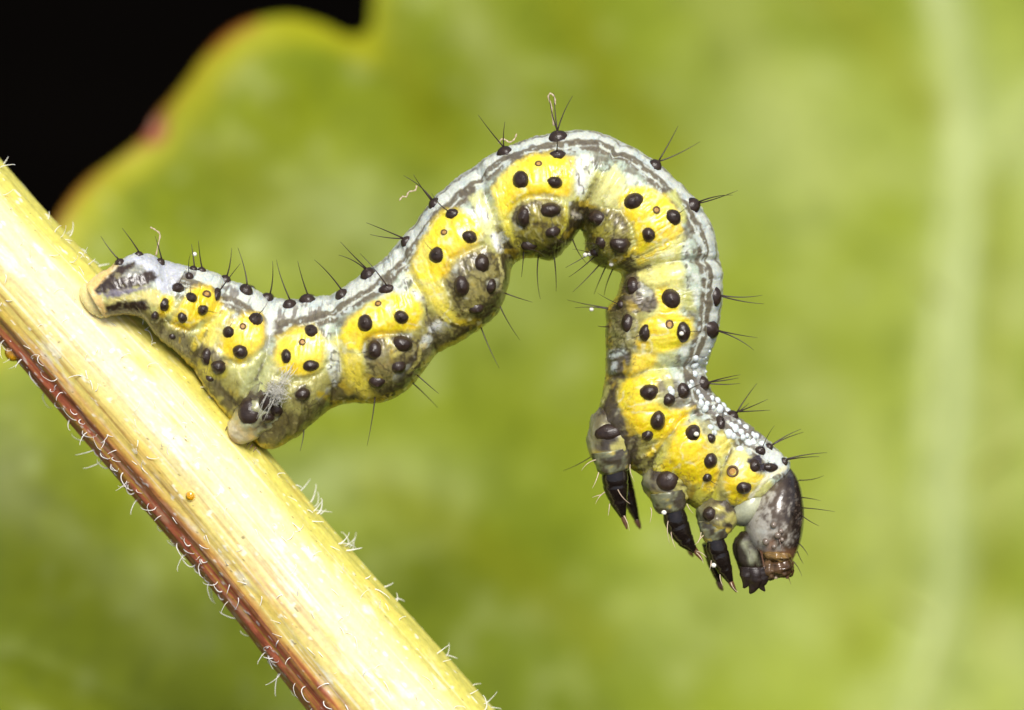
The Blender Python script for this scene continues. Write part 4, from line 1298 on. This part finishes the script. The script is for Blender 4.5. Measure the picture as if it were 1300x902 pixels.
        mesh_obj(nm, v, f, M_HEAD, head, CAT_O, cc)
    # antenna and palps
    for nm, pts, rad, m in [('antenna', [(982, 712), (984, 724), (985, 735)], [3.6, 3.2, 2.2], M_PALEHAIR), ('antenna', [(996, 716), (1000, 726), (999, 735)], [3, 2.6, 1.6], M_CLAWTIP),
                            ('palp', [(949, 720), (949, 732), (947, 741), (944, 747)], [9, 9, 5, 1.2], M_PALP), ('palp', [(958, 720), (958, 736), (956, 747), (952, 754)], [11, 11, 6, 1.2], M_PALP),
                            ('palp', [(966, 720), (968, 734), (967, 744), (971, 751)], [10, 9, 4.6, 1.0], M_PALP)]:
        q = [W(x, y, -0.30) for x, y in pts]
        v, f = ring_tube(q, np.array(rad) * S, 9, 18, 0.4)
        mesh_obj(nm, v, f, m, head, CAT_O)
    r = random.Random(2)
    for (b, t) in [((1014, 610), (1046, 604)), ((1018, 632), (1042, 636)), ((1019, 645), (1060, 650)), ((1018, 655), (1040, 668)), ((1004, 650), (1014, 654)), ((1014, 690), (1026, 706)), ((1012, 700), (1020, 716)),
                   ((988, 680), (1002, 711)), ((953, 690), (952, 704)), ((965, 698), (970, 722)), ((967, 700), (972, 726)), ((954, 716), (949, 724)), ((963, 716), (954, 742)), ((1006, 712), (1018, 732)), ((1000, 730), (1004, 742)), ((962, 640), (952, 620))]:
        p, _ = on_head(*b)
        y0 = p[1] if b[1] < 700 else p[1] - 0.08
        v, f = bristle_mesh(W(b[0], b[1], y0 + 0.02), W(t[0], t[1], y0 - 0.12), r, rad=0.008)
        mesh_obj('bristle', v, f, M_BRISTLE if b[0] > 1000 else M_CLAWTIP, head, CAT_O)


build_head()


# ------------------------------------------------------------------ legs
def build_leg(shaft, rad, depth, coxa=None, ring=None, claw=None, seed=1, pale=None):
    r = random.Random(seed)
    P = [W(x, y, depth + 0.05 * i) for i, (x, y) in enumerate(shaft)]
    q = catmull(P, 10)
    n = len(q)
    t = np.linspace(0, 1, n)
    rr = np.interp(t, np.linspace(0, 1, len(rad)), rad) * S
    # joints: swollen ends, narrow seams
    for c in (0.36, 0.66):
        rr = rr * (1 - 0.07 * np.exp(-((t - c) / 0.018) ** 2) + 0.03 * np.exp(-((t - c - 0.05) / 0.05) ** 2))
    v, f = tube(q, rr, 22)
    leg = mesh_obj('leg', v, f, M_CLAW, CAT, CAT_O)
    if coxa:
        (x, y, rx, ry, rot, spot) = coxa
        v, f, dd = blob(W(x, y, depth + 0.10), (rx * S, 0.30, ry * S), math.radians(rot), 72, 46, 0.17, 2.6)
        px, py = 650 + v[:, 0] / S, 451 - v[:, 2] / S
        nn = fbm(px * 0.09, py * 0.09, v[:, 1] * 3 + seed, 4)
        cc = np.tile(lin(118, 110, 78), (len(v), 1))
        cc = mix(cc, lin(74, 64, 50), sstep(-0.1, 0.2, nn))
        cc = mix(cc, lin(186, 178, 100), sstep(0.1, 0.4, -nn + 0.018 * (px - x)))
        lo = (py - y) / ry
        cc = mix(cc, lin(222, 198, 70), sstep(0.35, 0.6, lo - 0.2 * (px - x) / rx) * 0.9)
        cc = mix(cc, lin(160, 160, 122), sstep(-0.6, -0.9, (px - x) / rx) * 0.6)
        cx = mesh_obj('leg_base', v, f, M_BODY, leg, CAT_O, cc)
        if spot:
            k = DIST / (DIST + v[:, 1])
            fx, fy = 650 + v[:, 0] * k / S, 451 - v[:, 2] * k / S
            m = v[:, 1] < depth + 0.1
            i = np.where(m)[0][np.argmin(np.hypot(fx[m] - spot[0], fy[m] - spot[1]))]
            nv = dd[i] / np.array((rx * S, 0.30, ry * S))
            a = math.radians(rot)
            nv = np.array((nv[0] * math.cos(a) - nv[2] * math.sin(a), nv[1], nv[0] * math.sin(a) + nv[2] * math.cos(a)))
            nv /= np.linalg.norm(nv)
            vv, ff, tp = dome(v[i] - nv * 0.01, nv, spot[2] * S, spot[3] * S, 0.05, r)
            mesh_obj('tubercle', vv, ff, M_TUB, leg, CAT_O)
    if ring:
        pts, rd = ring
        v, f = ring_tube([W(x, y, depth + 0.03) for x, y in pts], np.array(rd) * S, 10, 36, 0.14)
        px, py = 650 + v[:, 0] / S, 451 - v[:, 2] / S
        nn = fbm(px * 0.12, py * 0.12, v[:, 1] * 4 + seed, 3)
        cc = mix(np.tile(lin(132, 134, 104), (len(v), 1)), lin(74, 66, 50), sstep(-0.25, 0.12, nn + 0.012 * (px - pts[0][0])))
        cc = mix(cc, lin(190, 172, 80), sstep(0.3, 0.5, -nn))
        mesh_obj('leg_ring', v, f, M_BODY, leg, CAT_O, cc)
    if claw:
        v, f = ring_tube([W(x, y, depth + 0.14) for x, y in claw], np.array([4.0, 3.2, 1.0]) * S, 5, 10)
        mesh_obj('claw', v, f, M_CLAWTIP, leg, CAT_O)
    for (b, t2) in (pale or []):
        v, f = bristle_mesh(W(b[0], b[1], depth - 0.08), W(t2[0], t2[1], depth - 0.16), r, rad=0.008, bend=0.1)
        mesh_obj('bristle', v, f, M_PALEHAIR, leg, CAT_O)
    return leg


# far-side fellows first, then the near three
build_leg([(786, 596), (794, 620), (803, 645), (810, 664)], [13, 11, 7, 2.6], 0.30, claw=[(808, 660), (811, 667), (813, 672)], seed=11)
build_leg([(856, 640), (862, 664), (870, 684), (876, 698)], [12, 10, 6, 2.4], 0.36, claw=[(874, 694), (877, 702), (880, 707)], seed=12)
build_leg([(902, 690), (905, 710), (910, 728), (914, 742)], [11, 9, 6, 2.4], 0.18, claw=[(912, 738), (915, 746), (918, 750)], seed=13)
build_leg([(781, 590), (781, 612), (785, 634), (791, 657)], [14, 17, 15, 10.5, 3.6], -0.22, coxa=(777, 558, 31, 44, 8, (771, 549, 14, 10)),
          ring=([(776, 572), (778, 584), (780, 598), (781, 604)], [26, 25, 19, 10]), claw=[(790, 652), (793, 662), (796, 672)], seed=21,
          pale=[((760, 600), (752, 620)), ((768, 625), (756, 640)), ((774, 640), (772, 655)), ((800, 590), (806, 612)), ((782, 614), (800, 640)), ((757, 584), (738, 598)), ((792, 655), (799, 674)), ((765, 628), (752, 632))])
build_leg([(854, 642), (859, 664), (869, 684), (882, 700)], [12, 15.5, 14, 10, 3.8], -0.24, coxa=(848, 614, 33, 29, -8, (847, 609, 12, 11)),
          ring=([(848, 624), (850, 636), (854, 648), (855, 653)], [24, 22.5, 17, 9]), claw=[(881, 697), (886, 704), (892, 712)], seed=22,
          pale=[((852, 676), (858, 698)), ((848, 662), (850, 690)), ((872, 640), (880, 652)), ((884, 702), (893, 716)), ((826, 645), (825, 664)), ((884, 700), (897, 708))])
build_leg([(907, 680), (911, 700), (919, 720), (928, 740)], [10, 13.5, 12.5, 9, 3.4], -0.26, coxa=(911, 655, 27, 26, -14, (899, 652, 8, 8)),
          ring=([(906, 660), (907, 672), (908, 684), (909, 689)], [20, 19.5, 15, 8]), claw=[(926, 736), (930, 744), (935, 752)], seed=23,
          pale=[((890, 676), (882, 692)), ((903, 712), (901, 724)), ((914, 730), (918, 744)), ((928, 740), (937, 752)), ((893, 680), (886, 690))])


# ------------------------------------------------------------------ foot clasping the stem, tail clasper rim
def build_proleg():
    v, f = ring_tube([W(346, 505, -0.30), W(326, 526, -0.36), W(308, 546, -0.32), W(299, 557, -0.24)], np.array([34, 28, 23, 19, 10]) * S, 20, 60, 0.18)
    px, py = 650 + v[:, 0] / S, 451 - v[:, 2] / S
    nn = fbm(px * 0.08, py * 0.08, v[:, 1] * 3, 4)
    t = ((346 - px) + (py - 505)) / 100.0
    cc = mix(np.tile(lin(160, 158, 118), (len(v), 1)), lin(84, 74, 54), sstep(-0.1, 0.25, nn))
    cc = mix(cc, lin(222, 194, 118), sstep(0.55, 0.75, t + 0.25 * nn))
    cc = mix(cc, lin(196, 188, 156), sstep(0.7, 0.85, t - 0.1 * nn) * 0.8)
    cc = mix(cc, lin(150, 104, 52), sstep(0.9, 1.0, t + 0.1 * nn) * 0.8)
    leg = mesh_obj('proleg', v, f, M_BODY, CAT, CAT_O, cc, label='fleshy hind foot with a black shield gripping the stem')
    r = random.Random(4)
    m = v[:, 1] < -0.3
    k = DIST / (DIST + v[:, 1])
    fx, fy = 650 + v[:, 0] * k / S, 451 - v[:, 2] * k / S
    for (x, y, a, b, hh) in [(317, 521, 12, 15, 0.03), (337, 509, 9, 10, 0.05), (348, 519, 8, 8, 0.05), (340, 530, 7, 6, 0.04)]:
        i = np.where(m)[0][np.argmin(np.hypot(fx[m] - x, fy[m] - y))]
        n = np.array((-0.1, -0.95, 0.2)); n /= np.linalg.norm(n)
        vv, ff, tp = dome(v[i] - n * 0.02, n, a * S, b * S, hh + 0.02, r, 24)
        mesh_obj('tubercle', vv, ff, M_TUB, leg, CAT_O)
    # hooks at the sole
    for i in range(9):
        x = 290 + i * 4.4; y = 541 + i * 3.4
        vv, ff = bristle_mesh(W(x, y, -0.30), W(x - 4, y + 6, -0.34), r, rad=0.012)
        mesh_obj('hook', vv, ff, M_CLAWTIP, leg, CAT_O)
    # tail clasper: soft flared rim on the stem
    v, f, dd = blob(W(119, 382, -0.50), (0.13, 0.13, 0.25), math.radians(36), 48, 30, 0.16, 2.0, 0.9)
    px, py = 650 + v[:, 0] / S, 451 - v[:, 2] / S
    nn = fbm(px * 0.08, py * 0.08, v[:, 1] * 3, 4)
    cc = mix(np.tile(lin(248, 228, 156), (len(v), 1)), lin(246, 206, 138), sstep(0.0, 0.4, nn))
    cc = mix(cc, lin(240, 224, 150), sstep(122, 106, px))
    mesh_obj('proleg', v, f, M_BODY, CAT, CAT_O, cc, label='peach-coloured tail clasper pressed on the stem')


build_proleg()

# ------------------------------------------------------------------ small loose things
def build_loose():
    r = random.Random(8)
    # lint wisp stuck on the flank above the hind foot
    o = W(346, 500, -0.72)
    J = Join()
    for i in range(120):
        a = np.array((r.gauss(351, 3.5), r.gauss(497, 5)))
        y = -0.74 + r.gauss(0, 0.05)
        pts = [W(a[0], a[1], y)]
        d = r.uniform(0, 6.28)
        for k in range(8):
            d += r.uniform(-1.0, 1.0)
            q = a + np.array((math.cos(d), math.sin(d))) * r.uniform(1, 3)
            a = q
            pts.append(W(q[0], q[1], y + r.uniform(-0.05, 0.05)))
        J.add(*tube(pts, [0.0028] * len(pts), 4))
    for i in range(26):
        x0, y0 = r.gauss(352, 4), r.gauss(488, 6)
        x1, y1 = r.gauss(368, 5), r.gauss(468, 5)
        if i % 4 == 0:
            x1, y1 = r.gauss(330, 6), r.gauss(532, 5)
        p = [W(x0, y0, -0.72), W((x0 + x1) / 2 + r.uniform(-4, 4), (y0 + y1) / 2 + r.uniform(-3, 3), -0.78), W(x1, y1, -0.72)]
        J.add(*tube(catmull(p, 4), [0.0028] * 9, 4))
    mesh_obj('lint_wisp', J.v, J.f, M_LINT, None, o, label='white fluffy wisp of lint stuck on the flank above the hind foot', cat='lint')
    # curled fibres caught on the bristles
    for pts, lab in [([(703, 160), (701, 146), (700, 134), (696, 124), (699, 119), (704, 124), (705, 133)], 'pale curled fibre standing on the topmost bristles of the arch'),
                     ([(529, 236), (527, 242), (519, 244), (516, 250), (511, 250), (507, 255)], 'tiny kinked pale fibre hanging on bristles left of the arch'),
                     ([(198, 325), (201, 310), (203, 298), (197, 292), (191, 289)], 'straw-coloured split fibre standing on the tail end'),
                     ([(633, 182), (637, 177), (642, 178), (647, 181), (653, 177), (656, 170)], 'short pale thread lying across the back by the upper bristles')]:
        o = W(pts[0][0], pts[0][1], -0.1)
        J = Join()
        q = catmull([W(x, y, -0.1 - 0.01 * i) for i, (x, y) in enumerate(pts)], 5)
        J.add(*tube(q, [0.009 + 0.004 * math.sin(i * 1.7) for i in range(len(q))], 6))
        mesh_obj('fibre', J.v, J.f, M_PALEHAIR, None, o, label=lab, cat='fibre', group='loose fibres caught on the caterpillar')
    # pollen grains
    for (x, y, q, dp, lab) in [(247, 323, 3, -0.1, 'single white grain stuck on a bristle near the tail'), (743, 324, 3.2, -0.3, 'left one of two white grains in the fold under the arch'),
                               (749, 323, 3.2, -0.3, 'right one of two white grains in the fold under the arch'), (776, 336, 3, -0.35, 'white grain on the underside of the arch, right of the fold'),
                               (751, 393, 3, -0.05, 'white grain on the bristle left of the upright part'), (863, 425, 3, None, 'white grain on a black spot of the upright part'),
                               (883, 551, 3.4, None, 'white grain on a black spot above the middle leg'), (843, 651, 3.4, -0.48, 'white grain at the top of the middle black leg'),
                               (906, 718, 3.4, -0.36, 'white grain on the front black leg')]:
        if dp is None:
            p, n, f = on_body(x, y)
            p = p + n * 0.085
        else:
            p = W(x, y, dp)
        v, f, d = blob(p, (q * S, q * S, q * S * 0.9), 0, 14, 9, 0.08, 3)
        mesh_obj('pollen_grain', v, f, M_GRAIN, None, p, label=lab, cat='pollen', group='white grains on the caterpillar')
    # sap
    a, b, t, side = stem_frame()
    for (x, y, q, lab) in [(18, 450, 10.5, 'round amber sap droplet on the left edge of the stem'), (250, 626, 6.5, 'flat orange sap droplet on the middle of the stem')]:
        w0 = W(x, y, STEM_Y)
        s = (w0 - a) @ t
        cs = np.clip(((w0 - stem_center(np.array(s))) @ side) / stem_radius(s), -0.97, 0.97)
        th = math.acos(cs)
        p, n, tt = stem_surface(s, th, 0.0)
        v, f, d = blob(p, (q * S, q * S * 0.8, q * S * 1.05), 0.4, 24, 14, 0.06, 2)
        mesh_obj('sap_droplet', v, f, M_SAP, None, p, label=lab, cat='sap droplet', group='sap droplets on the stem')


build_loose()
